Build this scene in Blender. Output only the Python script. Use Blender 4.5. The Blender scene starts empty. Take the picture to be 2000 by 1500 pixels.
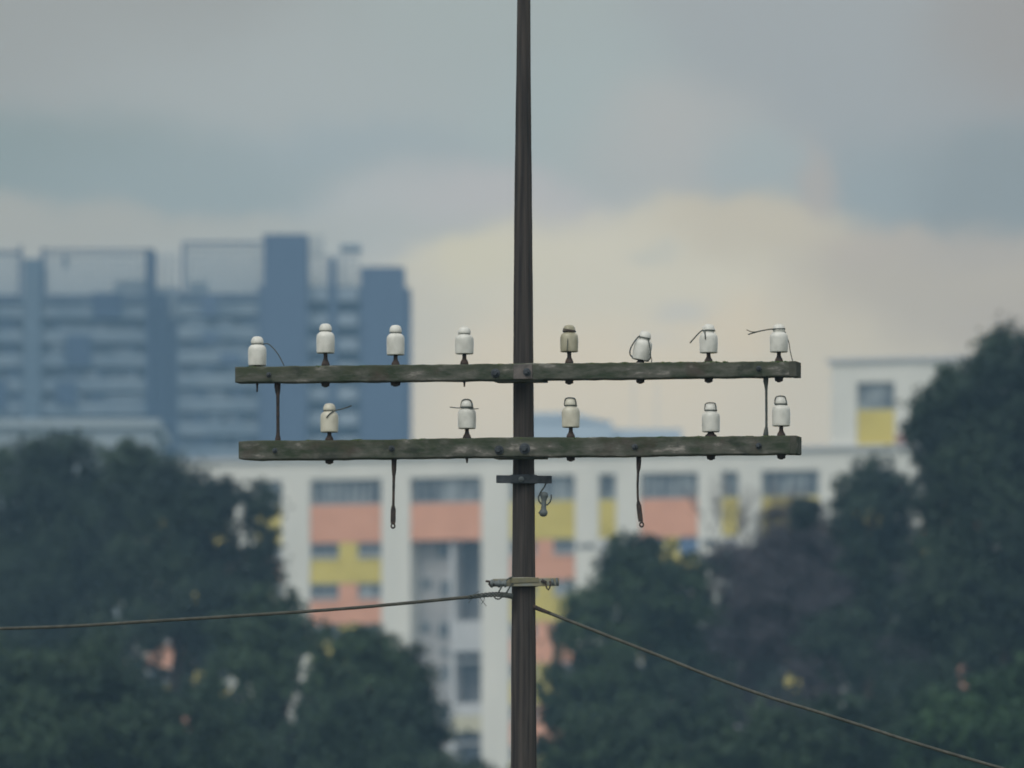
import bpy, math, random
import numpy as np
from mathutils import Vector, Matrix

sc = bpy.context.scene
COL = sc.collection
RNG = np.random.default_rng(7)
random.seed(7)

# ------------------------------------------------------------------ camera
CAM_Z = 3.0
SLOPE = 0.07
LENS = 330.0
FPX = LENS / 36.0 * 2000.0
cam_d = bpy.data.cameras.new("camera")
cam = bpy.data.objects.new("camera", cam_d)
COL.objects.link(cam)
cam.location = (0, 0, CAM_Z)
cam.rotation_euler = (math.pi / 2 + math.atan(SLOPE), 0, 0)
cam_d.lens = LENS
cam_d.sensor_width = 36.0
cam_d.clip_start = 0.5
cam_d.clip_end = 20000
cam_d.dof.use_dof = True
cam_d.dof.focus_distance = 36.6
cam_d.dof.aperture_fstop = 6.7
sc.camera = cam

_p = math.atan(SLOPE)
FWD = Vector((0, math.cos(_p), math.sin(_p)))
UP = Vector((0, -math.sin(_p), math.cos(_p)))
RT = Vector((1, 0, 0))
CO = Vector((0, 0, CAM_Z))


def ray(px, py):
    return FWD * FPX + RT * (px - 1000.0) + UP * (750.0 - py)


def P(px, py, Y):
    d = ray(px, py)
    return CO + d * (Y / d.y)


def plane_hit(px, py, p0, n):
    d = ray(px, py)
    return CO + d * ((p0 - CO).dot(n) / d.dot(n))


# ------------------------------------------------------------------ world
sc.view_settings.view_transform = 'Standard'
sc.view_settings.look = 'None'
sc.view_settings.gamma = 1.0
sc.view_settings.exposure = 0.0
SUN_EL, SUN_AZ = math.radians(48), math.radians(215)

world = bpy.data.worlds.new("World")
sc.world = world
world.use_nodes = True
nt = world.node_tree
nt.nodes.clear()
N, L = nt.nodes, nt.links


def srgb(r, g, b):
    f = lambda c: (c / 255 / 12.92) if c / 255 <= 0.04045 else ((c / 255 + 0.055) / 1.055) ** 2.4
    return Vector((f(r), f(g), f(b)))


HAZE_D = 0.00047
HAZE_TOP = 116.0
HAZE_L = Vector((0.158, 0.264, 0.352))     # what the air itself adds, measured


def vm(op, a, b=None, scale=None):
    n = N.new('ShaderNodeVectorMath')
    n.operation = op
    for i, v in enumerate((a, b)):
        if v is None:
            continue
        if hasattr(v, 'is_output'):
            L.new(v, n.inputs[i])
        else:
            n.inputs[i].default_value = v
    if scale is not None:
        if hasattr(scale, 'is_output'):
            L.new(scale, n.inputs['Scale'])
        else:
            n.inputs['Scale'].default_value = scale
    return n.outputs['Value'] if op in ('DOT_PRODUCT', 'LENGTH') else n.outputs[0]


def mt(op, a, b=None, c=None, clamp=False):
    n = N.new('ShaderNodeMath')
    n.operation = op
    n.use_clamp = clamp
    for i, v in enumerate((a, b, c)):
        if v is None:
            continue
        if hasattr(v, 'is_output'):
            L.new(v, n.inputs[i])
        else:
            n.inputs[i].default_value = v
    return n.outputs[0]


tc = N.new('ShaderNodeTexCoord')
D = tc.outputs['Generated']
sep = N.new('ShaderNodeSeparateXYZ')
L.new(D, sep.inputs[0])
dx, dy, dz = sep.outputs
ysafe = mt('MAXIMUM', dy, 0.05)
u = mt('DIVIDE', dx, ysafe)
v = mt('DIVIDE', dz, ysafe)
cmb = N.new('ShaderNodeCombineXYZ')
L.new(u, cmb.inputs[0]); L.new(v, cmb.inputs[1])
uv = cmb.outputs[0]
nz = N.new('ShaderNodeTexNoise')
nz.inputs['Scale'].default_value = 55.0
nz.inputs['Detail'].default_value = 7.0
nz.inputs['Roughness'].default_value = 0.62
L.new(uv, nz.inputs['Vector'])
off = vm('SCALE', vm('SUBTRACT', nz.outputs['Color'], (0.5, 0.5, 0.5)), scale=0.010)
uvd = vm('ADD', uv, vm('MULTIPLY', off, (1.3, 1.0, 0)))
# banks of cloud: azimuth/elevation patches (centre, half widths, colour seen through the haze)
CL = [
    (150, 40, 480, 170, (153, 158, 157)),
    (520, 150, 420, 130, (163, 171, 171)),
    (900, 60, 260, 120, (160, 170, 169)),
    (0, 300, 330, 85, (137, 152, 154)),
    (420, 340, 380, 75, (146, 160, 163)),
    (650, 290, 200, 60, (152, 165, 169)),
    (150, 440, 500, 35, (160, 165, 162)),
    (600, 450, 300, 35, (163, 171, 170)),
    (730, 400, 150, 90, (170, 176, 176)),
    (820, 620, 60, 120, (184, 184, 174)),
    (300, 620, 430, 110, (156, 165, 166)),
    (1120, 200, 220, 110, (160, 172, 172)),
    (1310, 250, 190, 80, (171, 173, 171)),
    (900, 380, 180, 60, (174, 176, 176)),
    (1650, 130, 330, 170, (156, 163, 165)),
    (1960, 90, 170, 120, (152, 152, 150)),
    (1940, 350, 230, 100, (138, 150, 154)),
    (1730, 350, 110, 85, (148, 161, 165)),
    (1480, 300, 90, 60, (158, 169, 170)),
    (1590, 345, 40, 70, (168, 166, 162)),
    (1700, 480, 110, 34, (174, 170, 162)),
    (1900, 490, 170, 32, (166, 165, 160)),
    (1500, 450, 170, 55, (184, 180, 166)),
    (1150, 560, 330, 100, (193, 191, 177)),
    (940, 520, 120, 50, (192, 190, 172)),
    (1270, 480, 40, 18, (182, 184, 175)),
    (1300, 720, 400, 120, (198, 191, 174)),
    (1450, 640, 60, 60, (200, 190, 170)),
    (1345, 605, 55, 26, (176, 180, 178)),
    (1270, 665, 60, 24, (187, 187, 179)),
    (1850, 560, 260, 90, (170, 168, 160)),
    (1950, 640, 200, 60, (165, 163, 157)),
    (1650, 700, 260, 110, (182, 180, 168)),
]
accC = None
accW = None
for (cx, cy, sx, sy, c) in CL:
    d = ray(cx, cy)
    cu, cv = d.x / d.y, d.z / d.y
    path = (HAZE_TOP - CAM_Z) / cv
    T = math.exp(-HAZE_D * path)
    o = srgb(*c)
    S = Vector([max(0.02, (o[i] - (1 - T) * HAZE_L[i]) / T) for i in range(3)])
    dd = vm('MULTIPLY', vm('SUBTRACT', uvd, (cu, cv, 0)), (FPX / sx, FPX / sy, 0))
    w = mt('EXPONENT', mt('MULTIPLY', vm('DOT_PRODUCT', dd, dd), -1.5))
    w = mt('ADD', w, 0.00004)
    term = vm('SCALE', tuple(S), scale=w)
    accC = term if accC is None else vm('ADD', accC, term)
    accW = w if accW is None else mt('ADD', accW, w)
patch = vm('SCALE', accC, scale=mt('DIVIDE', 1.0, accW))
# general overcast: brighter overhead, brighter behind the viewer
nz2 = N.new('ShaderNodeTexNoise')
nz2.inputs['Scale'].default_value = 3.0
nz2.inputs['Detail'].default_value = 5.0
L.new(D, nz2.inputs['Vector'])
zc = mt('MAXIMUM', dz, 0.0)
back = mt('MULTIPLY', mt('MAXIMUM', mt('MULTIPLY', dy, -1.0), 0.0), 0.55)
lum = mt('ADD', mt('ADD', 0.40, mt('MULTIPLY', zc, 0.50)), back)
lum = mt('MULTIPLY', lum, mt('MULTIPLY_ADD', nz2.outputs['Fac'], 0.5, 0.75))
gen = vm('SCALE', (0.96, 1.0, 1.0), scale=lum)
sky = N.new('ShaderNodeTexSky')
sky.sky_type = 'NISHITA'
sky.sun_disc = False
sky.sun_elevation = SUN_EL
sky.sun_rotation = SUN_AZ
sky.dust_density = 3.0
skyv = vm('SCALE', sky.outputs[0], scale=0.06)
gen = vm('ADD', vm('SCALE', gen, scale=0.88), vm('SCALE', skyv, scale=0.12))
# the patches fade into the general overcast away from that part of the sky
inx = mt('SUBTRACT', 1.0, mt('SMOOTH_MIN', 1.0, mt('MAXIMUM', mt('DIVIDE', mt('SUBTRACT', mt('ABSOLUTE', u), 0.09), 0.12), 0.0), 0.05), clamp=True)
inz = mt('SUBTRACT', 1.0, mt('DIVIDE', mt('MAXIMUM', mt('SUBTRACT', v, 0.13), 0.0), 0.10), clamp=True)
fro = mt('GREATER_THAN', dy, 0.3)
mask = mt('MULTIPLY', mt('MULTIPLY', inx, inz), fro)
mixn = N.new('ShaderNodeMix')
mixn.data_type = 'VECTOR'
L.new(mask, mixn.inputs[0])
L.new(gen, mixn.inputs[4]); L.new(patch, mixn.inputs[5])
bg = N.new('ShaderNodeBackground')
bg.inputs['Strength'].default_value = 1.0
L.new(mixn.outputs[1], bg.inputs['Color'])
wo = N.new('ShaderNodeOutputWorld')
L.new(bg.outputs[0], wo.inputs['Surface'])
world.cycles.sampling_method = 'MANUAL'
world.cycles.sample_map_resolution = 512

sun_d = bpy.data.lights.new("sun", 'SUN')
sun_d.energy = 1.1
sun_d.angle = math.radians(25)
sun_d.color = (1.0, 0.96, 0.90)
sun = bpy.data.objects.new("sun", sun_d)
COL.objects.link(sun)
sun.location = (0, -20, 40)
# light comes from behind the viewer, to the left
sv = Vector((math.sin(SUN_AZ) * math.cos(SUN_EL), math.cos(SUN_AZ) * math.cos(SUN_EL), math.sin(SUN_EL)))
sun.rotation_euler = sv.to_track_quat('Z', 'Y').to_euler()

sc.cycles.use_denoising = True
sc.cycles.max_bounces = 6
sc.cycles.transparent_max_bounces = 8
sc.cycles.volume_bounces = 0
sc.cycles.sample_clamp_indirect = 4.0


# ------------------------------------------------------------------ materials
def mat(name, c1, c2=None, rough=0.85, scale=4.0, stretch=(1, 1, 1), detail=5.0, spec=0.3, metal=0.0,
        c3=None, bump=0.0, lo=0.38, hi=0.62, island=0.0, transl=0.0, coat=0.0):
    m = bpy.data.materials.new(name)
    m.use_nodes = True
    t = m.node_tree
    b = t.nodes['Principled BSDF']
    b.inputs['Roughness'].default_value = rough
    b.inputs['Specular IOR Level'].default_value = spec
    b.inputs['Metallic'].default_value = metal
    b.inputs['Coat Weight'].default_value = coat
    c2 = c2 or tuple(x * 0.75 for x in c1)
    tcx = t.nodes.new('ShaderNodeTexCoord')
    mp = t.nodes.new('ShaderNodeMapping')
    mp.inputs['Scale'].default_value = stretch
    t.links.new(tcx.outputs['Object'], mp.inputs[0])
    n = t.nodes.new('ShaderNodeTexNoise')
    n.inputs['Scale'].default_value = scale
    n.inputs['Detail'].default_value = detail
    n.inputs['Roughness'].default_value = 0.6
    t.links.new(mp.outputs[0], n.inputs['Vector'])
    r = t.nodes.new('ShaderNodeValToRGB')
    e = r.color_ramp.elements
    e[0].position, e[0].color = lo, (*c1, 1)
    e[1].position, e[1].color = hi, (*c2, 1)
    if c3:
        x = e.new((lo + hi) / 2 + 0.06)
        x.color = (*c3, 1)
    fac = n.outputs['Fac']
    if island:
        g = t.nodes.new('ShaderNodeNewGeometry')
        a = t.nodes.new('ShaderNodeMath'); a.operation = 'MULTIPLY_ADD'
        t.links.new(g.outputs['Random Per Island'], a.inputs[0])
        a.inputs[1].default_value = island
        t.links.new(fac, a.inputs[2])
        s = t.nodes.new('ShaderNodeMath'); s.operation = 'SUBTRACT'
        t.links.new(a.outputs[0], s.inputs[0]); s.inputs[1].default_value = island / 2
        fac = s.outputs[0]
    t.links.new(fac, r.inputs[0])
    t.links.new(r.outputs[0], b.inputs['Base Color'])
    if bump:
        bm_ = t.nodes.new('ShaderNodeBump')
        bm_.inputs['Strength'].default_value = 0.8
        bm_.inputs['Distance'].default_value = bump
        t.links.new(n.outputs['Fac'], bm_.inputs['Height'])
        t.links.new(bm_.outputs[0], b.inputs['Normal'])
    if transl:
        tr = t.nodes.new('ShaderNodeBsdfTranslucent')
        t.links.new(r.outputs[0], tr.inputs[0])
        mx = t.nodes.new('ShaderNodeMixShader')
        mx.inputs[0].default_value = transl
        t.links.new(b.outputs[0], mx.inputs[1]); t.links.new(tr.outputs[0], mx.inputs[2])
        t.links.new(mx.outputs[0], t.nodes['Material Output'].inputs['Surface'])
    return m


def pane_mat():
    m = bpy.data.materials.new('curtained_glass')
    m.use_nodes = True
    t = m.node_tree
    b = t.nodes['Principled BSDF']
    b.inputs['Roughness'].default_value = 0.25
    tcx = t.nodes.new('ShaderNodeTexCoord')
    mp = t.nodes.new('ShaderNodeMapping')
    mp.inputs['Scale'].default_value = (2.1, 2.1, 0.35)
    n = t.nodes.new('ShaderNodeTexNoise')
    n.inputs['Scale'].default_value = 1.0
    n.inputs['Detail'].default_value = 3.0
    r = t.nodes.new('ShaderNodeValToRGB')
    e = r.color_ramp.elements
    e[0].position, e[0].color = 0.40, (0.05, 0.065, 0.075, 1)
    e[1].position, e[1].color = 0.66, (0.33, 0.36, 0.36, 1)
    t.links.new(tcx.outputs['Object'], mp.inputs[0]); t.links.new(mp.outputs[0], n.inputs['Vector'])
    t.links.new(n.outputs['Fac'], r.inputs[0]); t.links.new(r.outputs[0], b.inputs['Base Color'])
    return m


M = {
    'pole': mat('weathered_brown_timber', (0.028, 0.028, 0.030), (0.092, 0.080, 0.071), scale=7, stretch=(9, 9, 0.22), rough=0.95, bump=0.003, spec=0.12, lo=.33, hi=.68, detail=8),
    'arm': mat('lichened_grey_timber', (0.045, 0.060, 0.040), (0.33, 0.31, 0.28), c3=(0.125, 0.125, 0.108), scale=17, stretch=(0.45, 1.2, 1.5), rough=0.95, bump=0.005, spec=0.12, lo=.36, hi=.70, detail=12),
    'moss': mat('green_moss', (0.045, 0.075, 0.028), (0.10, 0.12, 0.06), scale=18, rough=1.0, spec=0.05, bump=0.004),
    'arm_end': mat('dark_timber', (0.05, 0.058, 0.045), (0.09, 0.09, 0.075), scale=14, rough=0.95, spec=.1),
    'porcelain': mat('white_porcelain', (0.70, 0.69, 0.63), (0.44, 0.44, 0.39), scale=14, rough=0.38, spec=0.45, lo=.42, hi=.75),
    'porcelain_beige': mat('beige_porcelain', (0.44, 0.41, 0.30), (0.27, 0.25, 0.165), scale=16, stretch=(1, 1, .5), rough=0.4, spec=0.45),
    'porcelain_cream': mat('cream_porcelain', (0.65, 0.62, 0.51), (0.42, 0.39, 0.30), scale=14, rough=0.38, spec=0.45, lo=.42, hi=.75),
    'iron': mat('dark_rusty_iron', (0.030, 0.028, 0.028), (0.075, 0.055, 0.045), scale=40, rough=0.8, spec=0.25),
    'wire': mat('grey_green_wire', (0.05, 0.062, 0.06), (0.09, 0.10, 0.088), scale=60, rough=0.7),
    'cable': mat('tan_grey_cable', (0.052, 0.055, 0.046), (0.085, 0.085, 0.070), scale=20, rough=0.7),
    'steel': mat('dull_galvanised_steel', (0.16, 0.185, 0.185), (0.10, 0.115, 0.12), scale=30, rough=0.6, metal=0.2),
    'clamp': mat('pale_yellowed_steel', (0.22, 0.24, 0.23), (0.27, 0.24, 0.15), scale=14, stretch=(1, 1, 3), rough=0.7),
    'darksteel': mat('dark_blue_grey_steel', (0.035, 0.043, 0.05), (0.07, 0.08, 0.09), scale=25, rough=0.7),
    'white': mat('white_render', (0.80, 0.77, 0.68), (0.71, 0.69, 0.61), scale=0.35, stretch=(1, 1, .3), lo=.35, hi=.7),
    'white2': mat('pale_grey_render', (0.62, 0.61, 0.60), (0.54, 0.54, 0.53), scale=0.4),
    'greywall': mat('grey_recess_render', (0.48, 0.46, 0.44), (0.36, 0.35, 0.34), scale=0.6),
    'darkwall': mat('shade_dark_shaft_wall', (0.20, 0.20, 0.20), (0.13, 0.135, 0.14), scale=0.5),  # shade of the deep recess put into the wall colour
    'pink': mat('salmon_pink_paint', (0.80, 0.39, 0.235), (0.72, 0.34, 0.20), scale=0.5),
    'yellow': mat('mustard_yellow_paint', (0.72, 0.58, 0.12), (0.64, 0.51, 0.10), scale=0.5),
    'cream': mat('cream_paint', (0.62, 0.58, 0.40), (0.55, 0.51, 0.36), scale=0.5),
    'frame': mat('grey_window_frame', (0.42, 0.44, 0.44), (0.34, 0.36, 0.36), scale=2, rough=.5),
    'pane': pane_mat(),
    'darkpane': mat('dark_glass', (0.045, 0.055, 0.065), (0.09, 0.105, 0.115), scale=0.8, rough=0.25, spec=.5),
    'blue': mat('blue_cloth', (0.13, 0.20, 0.33), (0.10, 0.16, 0.27), scale=2),
    'red': mat('red_paint', (0.45, 0.22, 0.18), (0.4, 0.2, 0.16), scale=1),
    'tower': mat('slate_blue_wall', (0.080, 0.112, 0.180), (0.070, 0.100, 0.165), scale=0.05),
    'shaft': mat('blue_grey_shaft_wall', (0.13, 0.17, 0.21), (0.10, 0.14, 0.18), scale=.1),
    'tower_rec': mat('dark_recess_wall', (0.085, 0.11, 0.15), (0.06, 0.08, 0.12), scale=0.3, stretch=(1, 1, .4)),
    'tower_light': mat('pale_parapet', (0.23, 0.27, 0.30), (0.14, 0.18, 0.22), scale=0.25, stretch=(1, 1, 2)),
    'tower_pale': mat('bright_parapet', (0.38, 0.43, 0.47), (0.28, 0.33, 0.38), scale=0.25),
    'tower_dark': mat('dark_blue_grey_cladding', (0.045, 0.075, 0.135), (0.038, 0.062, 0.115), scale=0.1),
    'screen': mat('pale_metal_screen', (0.30, 0.35, 0.38), (0.25, 0.30, 0.33), scale=1, rough=.5),
    'roofpale': mat('pale_grey_roofing', (0.40, 0.44, 0.44), (0.34, 0.38, 0.39), scale=0.1),
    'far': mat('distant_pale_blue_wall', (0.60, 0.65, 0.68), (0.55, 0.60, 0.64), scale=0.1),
    'bark': mat('brown_bark', (0.07, 0.055, 0.045), (0.12, 0.10, 0.08), scale=3, stretch=(3, 3, .5)),
    'greybark': mat('grey_mauve_bark', (0.075, 0.062, 0.07), (0.11, 0.092, 0.098), scale=3),
    'ground': mat('rough_grass_ground', (0.05, 0.07, 0.03), (0.09, 0.085, 0.05), scale=0.05, detail=8),
}


def leafm(name, a, b, c=None, scale=0.38):
    return mat(name, a, b, c3=c, scale=scale, rough=0.6, spec=0.25, island=0.08, transl=0.15, lo=.36, hi=.66, detail=3)


def weather_arm(m):
    t = m.node_tree
    b = t.nodes['Principled BSDF']
    src = b.inputs['Base Color'].links[0].from_socket
    tcx = t.nodes.new('ShaderNodeTexCoord')

    def noise(scale, det, rough=.6):
        n = t.nodes.new('ShaderNodeTexNoise')
        n.inputs['Scale'].default_value = scale; n.inputs['Detail'].default_value = det
        n.inputs['Roughness'].default_value = rough
        t.links.new(tcx.outputs['Object'], n.inputs['Vector'])
        return n.outputs['Fac']

    def mix(fac, a, col):
        x = t.nodes.new('ShaderNodeMix'); x.data_type = 'RGBA'
        t.links.new(fac, x.inputs[0]); t.links.new(a, x.inputs[6]); x.inputs[7].default_value = (*col, 1)
        return x.outputs[2]

    def ramp(v, lo, hi, top=1.0):
        x = t.nodes.new('ShaderNodeMapRange')
        x.inputs[1].default_value = lo; x.inputs[2].default_value = hi; x.inputs[4].default_value = top
        t.links.new(v, x.inputs[0])
        return x.outputs[0]
    col = mix(ramp(noise(5.5, 6), .54, .66, .75), src, (0.075, 0.058, 0.05))
    col = mix(ramp(noise(8, 6), .57, .66, .7), col, (0.035, 0.042, 0.035))
    sp = t.nodes.new('ShaderNodeSeparateXYZ')
    t.links.new(tcx.outputs['Generated'], sp.inputs[0])
    a = t.nodes.new('ShaderNodeMath'); a.operation = 'MULTIPLY_ADD'
    t.links.new(noise(14, 6), a.inputs[0]); a.inputs[1].default_value = 1.5
    t.links.new(sp.outputs[2], a.inputs[2])
    col = mix(ramp(a.outputs[0], 1.30, 1.66, .65), col, (0.055, 0.068, 0.040))
    t.links.new(col, b.inputs['Base Color'])


weather_arm(M['arm'])
LEAF = {
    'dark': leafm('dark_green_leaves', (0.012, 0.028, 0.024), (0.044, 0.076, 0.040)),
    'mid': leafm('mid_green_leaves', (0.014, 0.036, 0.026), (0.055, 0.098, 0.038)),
    'bright': leafm('fresh_green_leaves', (0.022, 0.055, 0.026), (0.050, 0.110, 0.036)),
    'mauve': leafm('dry_mauve_twigs', (0.060, 0.060, 0.074), (0.105, 0.095, 0.108)),
}


# ------------------------------------------------------------------ mesh helpers
def wloc(o):
    v = Vector((0, 0, 0))
    while o is not None:
        v = v + o.location
        o = o.parent
    return v


class MB:
    def __init__(self):
        self.v, self.f = [], []

    def quad_box(self, c):
        """c: 8 corners, bottom ring 4 then top ring 4"""
        k = len(self.v)
        self.v += [tuple(x) for x in c]
        for q in ((3, 2, 1, 0), (4, 5, 6, 7), (0, 1, 5, 4), (1, 2, 6, 5), (2, 3, 7, 6), (3, 0, 4, 7)):
            self.f.append(tuple(k + i for i in q))
        return self

    def box(self, x0, x1, y0, y1, z0, z1):
        return self.quad_box([(x0, y0, z0), (x1, y0, z0), (x1, y1, z0), (x0, y1, z0),
                              (x0, y0, z1), (x1, y0, z1), (x1, y1, z1), (x0, y1, z1)])

    def tube(self, pts, r, n=8, cap=True):
        pts = [Vector(p) for p in pts]
        rs = r if isinstance(r, (list, tuple)) else [r] * len(pts)
        k0 = len(self.v)
        ref = None
        for i, p in enumerate(pts):
            a = pts[max(i - 1, 0)]
            b = pts[min(i + 1, len(pts) - 1)]
            t = (b - a).normalized()
            if ref is None:
                ref = t.orthogonal().normalized()
            ref = (ref - t * ref.dot(t))
            if ref.length < 1e-6:
                ref = t.orthogonal()
            ref.normalize()
            w = t.cross(ref)
            for j in range(n):
                an = 2 * math.pi * j / n
                self.v.append(tuple(p + (ref * math.cos(an) + w * math.sin(an)) * rs[i]))
        for i in range(len(pts) - 1):
            for j in range(n):
                a = k0 + i * n + j
                b = k0 + i * n + (j + 1) % n
                self.f.append((a, b, b + n, a + n))
        if cap:
            self.f.append(tuple(k0 + j for j in reversed(range(n))))
            e = k0 + (len(pts) - 1) * n
            self.f.append(tuple(e + j for j in range(n)))
        return self

    def lathe(self, prof, n=28, mtx=None):
        """prof: list of (r, z)"""
        k0 = len(self.v)
        for (r, z) in prof:
            for j in range(n):
                an = 2 * math.pi * j / n
                p = Vector((r * math.cos(an), r * math.sin(an), z))
                if mtx is not None:
                    p = mtx @ p
                self.v.append(tuple(p))
        for i in range(len(prof) - 1):
            for j in range(n):
                a = k0 + i * n + j
                b = k0 + i * n + (j + 1) % n
                self.f.append((a, b, b + n, a + n))
        self.f.append(tuple(k0 + j for j in reversed(range(n))))
        e = k0 + (len(prof) - 1) * n
        self.f.append(tuple(e + j for j in range(n)))
        return self

    def build(self, name, m, parent=None, smooth=False, bevel=0.0, origin=None):
        me = bpy.data.meshes.new(name)
        o = bpy.data.objects.new(name, me)
        if parent is not None:
            o.parent = parent
            if origin is not None:
                o.location = Vector(origin) - wloc(parent)
            off = wloc(o)
        elif origin is not None:
            o.location = origin
            off = Vector(origin)
        else:
            off = Vector((0, 0, 0))
        me.from_pydata([tuple(Vector(p) - off) for p in self.v], [], self.f)
        me.materials.append(m)
        me.validate()
        if smooth:
            me.polygons.foreach_set('use_smooth', [True] * len(me.polygons))
            me.update()
        COL.objects.link(o)
        if bevel:
            bv = o.modifiers.new('bevel', 'BEVEL')
            bv.width = bevel
            bv.segments = 2
            bv.limit_method = 'ANGLE'
        return o


def thing(name, label, cat, loc=(0, 0, 0), group=None):
    o = bpy.data.objects.new(name, None)
    COL.objects.link(o)
    o.location = loc
    o.empty_display_size = 0.2
    o['label'] = label
    o['category'] = cat
    if group:
        o['group'] = group
    return o


def tag(o, label, cat, group=None):
    o['label'] = label
    o['category'] = cat
    if group:
        o['group'] = group
    return o


# ------------------------------------------------------------------ ground and haze
g = MB()
g.v = [(-2800, -400, 0), (2800, -400, 0), (2800, 4200, 0), (-2800, 4200, 0)]
g.f = [(0, 1, 2, 3)]
go = g.build('ground', M['ground'])
go['kind'] = 'structure'

hz = MB().box(-2900, 2900, -500, 4300, -1.0, HAZE_TOP)
hm = bpy.data.materials.new('haze_air')
hm.use_nodes = True
hm.node_tree.nodes.clear()
pv = hm.node_tree.nodes.new('ShaderNodeVolumePrincipled')
pv.inputs['Color'].default_value = (0.43, 0.725, 1.0, 1)
pv.inputs['Density'].default_value = HAZE_D
mo = hm.node_tree.nodes.new('ShaderNodeOutputMaterial')
hm.node_tree.links.new(pv.outputs[0], mo.inputs['Volume'])
hm.cycles.homogeneous_volume = True
ho = hz.build('haze', hm)
ho['kind'] = 'stuff'


# ------------------------------------------------------------------ far apartment blocks
def prect(px0, px1, py0, py1, Y):
    a = P(px0, py1, Y)
    b = P(px1, py0, Y)
    return a.x, b.x, a.z, b.z


def pbox(mb, px0, px1, py0, py1, Y, depth, ground=False):
    x0, x1, z0, z1 = prect(px0, px1, py0, py1, Y)
    if ground:
        z0 = 0.0
    mb.box(x0, x1, Y, Y + depth, z0, z1)
    return mb


def far_part(root, name, m, rects, Y, depth, ground=False):
    mb = MB()
    for r in rects:
        pbox(mb, *r, Y, depth, ground)
    return mb.build(name, m, root)


def roof_screen(root, px0, px1, py0, py1, Y, step=12.5, dens=1.0):
    mb = MB()
    x0, x1, z0, z1 = prect(px0, px1, py0, py1, Y)
    s = Y / FPX
    y = z0
    k = 0
    while y < z1 + 0.01:
        # closer rails low down, open at the top
        mb.box(x0, x1, Y + .3, Y + .5, y, y + 0.17 * dens)
        t = (y - z0) / (z1 - z0)
        y += s * (7 + 8 * t)
        k += 1
    x = x0
    while x < x1:
        mb.box(x, x + 0.13, Y + .55, Y + .75, z0, z1)
        x += s * step
    return mb.build('roof_screen', M['screen'], root)


YB = 1050.0
# block at far left edge and its neighbour, with a pale stair shaft between
bl = thing('apartment_tower', 'long hazy blue grey apartment block at far left with balconies under an open roof screen', 'apartment tower', (P(160, 700, YB).x, YB, 0))
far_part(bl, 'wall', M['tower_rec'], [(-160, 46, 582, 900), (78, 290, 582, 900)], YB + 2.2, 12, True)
far_part(bl, 'stair_shaft', M['shaft'], [(44, 80, 505, 900)], YB - .5, 14, True)
for (a, b) in ((-160, 44), (80, 288)):
    for k in range(7):
        y = 597 + 47.5 * k
        mb = MB()
        pbox(mb, a + 1, b - 1, y, y + 23, YB, 0.25)
        x0, x1, z0, z1 = prect(a + 1, b - 1, y, y + 23, YB)
        mb.box(x0, x1, YB + .25, YB + 2.2, z0 - .12, z0 + .08)
        # rails standing over the parapet, washing poles part of the way
        mb.box(x0, x1, YB + .02, YB + .1, z1 + .22, z1 + .34)
        for q in range(3):
            xa = random.uniform(x0, x1 - 2.5)
            mb.box(xa, xa + random.uniform(1.2, 2.5), YB + .02, YB + .1, z1 - .3, z1 + random.uniform(.5, .95))
        mb.build('balcony', M['tower_light'], bl)
        # party walls and drying laundry breaks
        for q in range(3):
            pm = MB()
            xx = x0 + (x1 - x0) * (q + .5) / 3 + random.uniform(-.6, .6)
            pm.box(xx, xx + random.uniform(.4, 1.9), YB + .4, YB + 2.2, z0 + .08, z0 + 2.4)
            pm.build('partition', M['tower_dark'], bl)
for r in ((180, 238, 572, 622), (128, 178, 655, 715), (110, 150, 745, 790), (-60, 12, 742, 800)):
    far_part(bl, 'stair_core', M['tower_dark'], [r], YB - 0.4, 2.0)
far_part(bl, 'roof_slab', M['tower_rec'], [(-160, 44, 576, 590), (80, 290, 576, 590)], YB - .3, 12)
roof_screen(bl, -160, 42, 490, 577, YB, dens=1.35)
roof_screen(bl, 302, 352, 492, 622, YB + 9, dens=.6)
far_part(bl, 'rear_wall', M['screen'], [(304, 350, 560, 900)], YB + 14, 3, True)
roof_screen(bl, 84, 286, 488, 577, YB, dens=1.35)
far_part(bl, 'roof_rail', M['tower'], [(84, 286, 487, 491)], YB, .4)
far_part(bl, 'roof_rail', M['tower'], [(-160, 42, 490, 494)], YB, .4)
far_part(bl, 'roof_post', M['tower'], [(36, 43, 480, 580)], YB, 1.0)
far_part(bl, 'roof_post', M['tower'], [(80, 88, 484, 580)], YB, 1.0)
far_part(bl, 'water_tank', M['tower_light'], [(225, 284, 548, 577)], YB + 3.0, 5)
far_part(bl, 'aerial', M['tower'], [(122, 132, 498, 526)], YB + 2, .4)
far_part(bl, 'lift_shaft', M['tower_dark'], [(284, 300, 486, 900)], YB - .8, 9, True)
far_part(bl, 'lift_lobby', M['tower_dark'], [(300, 326, 574, 900)], YB - .2, 9, True)
far_part(bl, 'lift_lobby', M['tower_dark'], [(326, 346, 622, 900)], YB + .2, 9, True)

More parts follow.
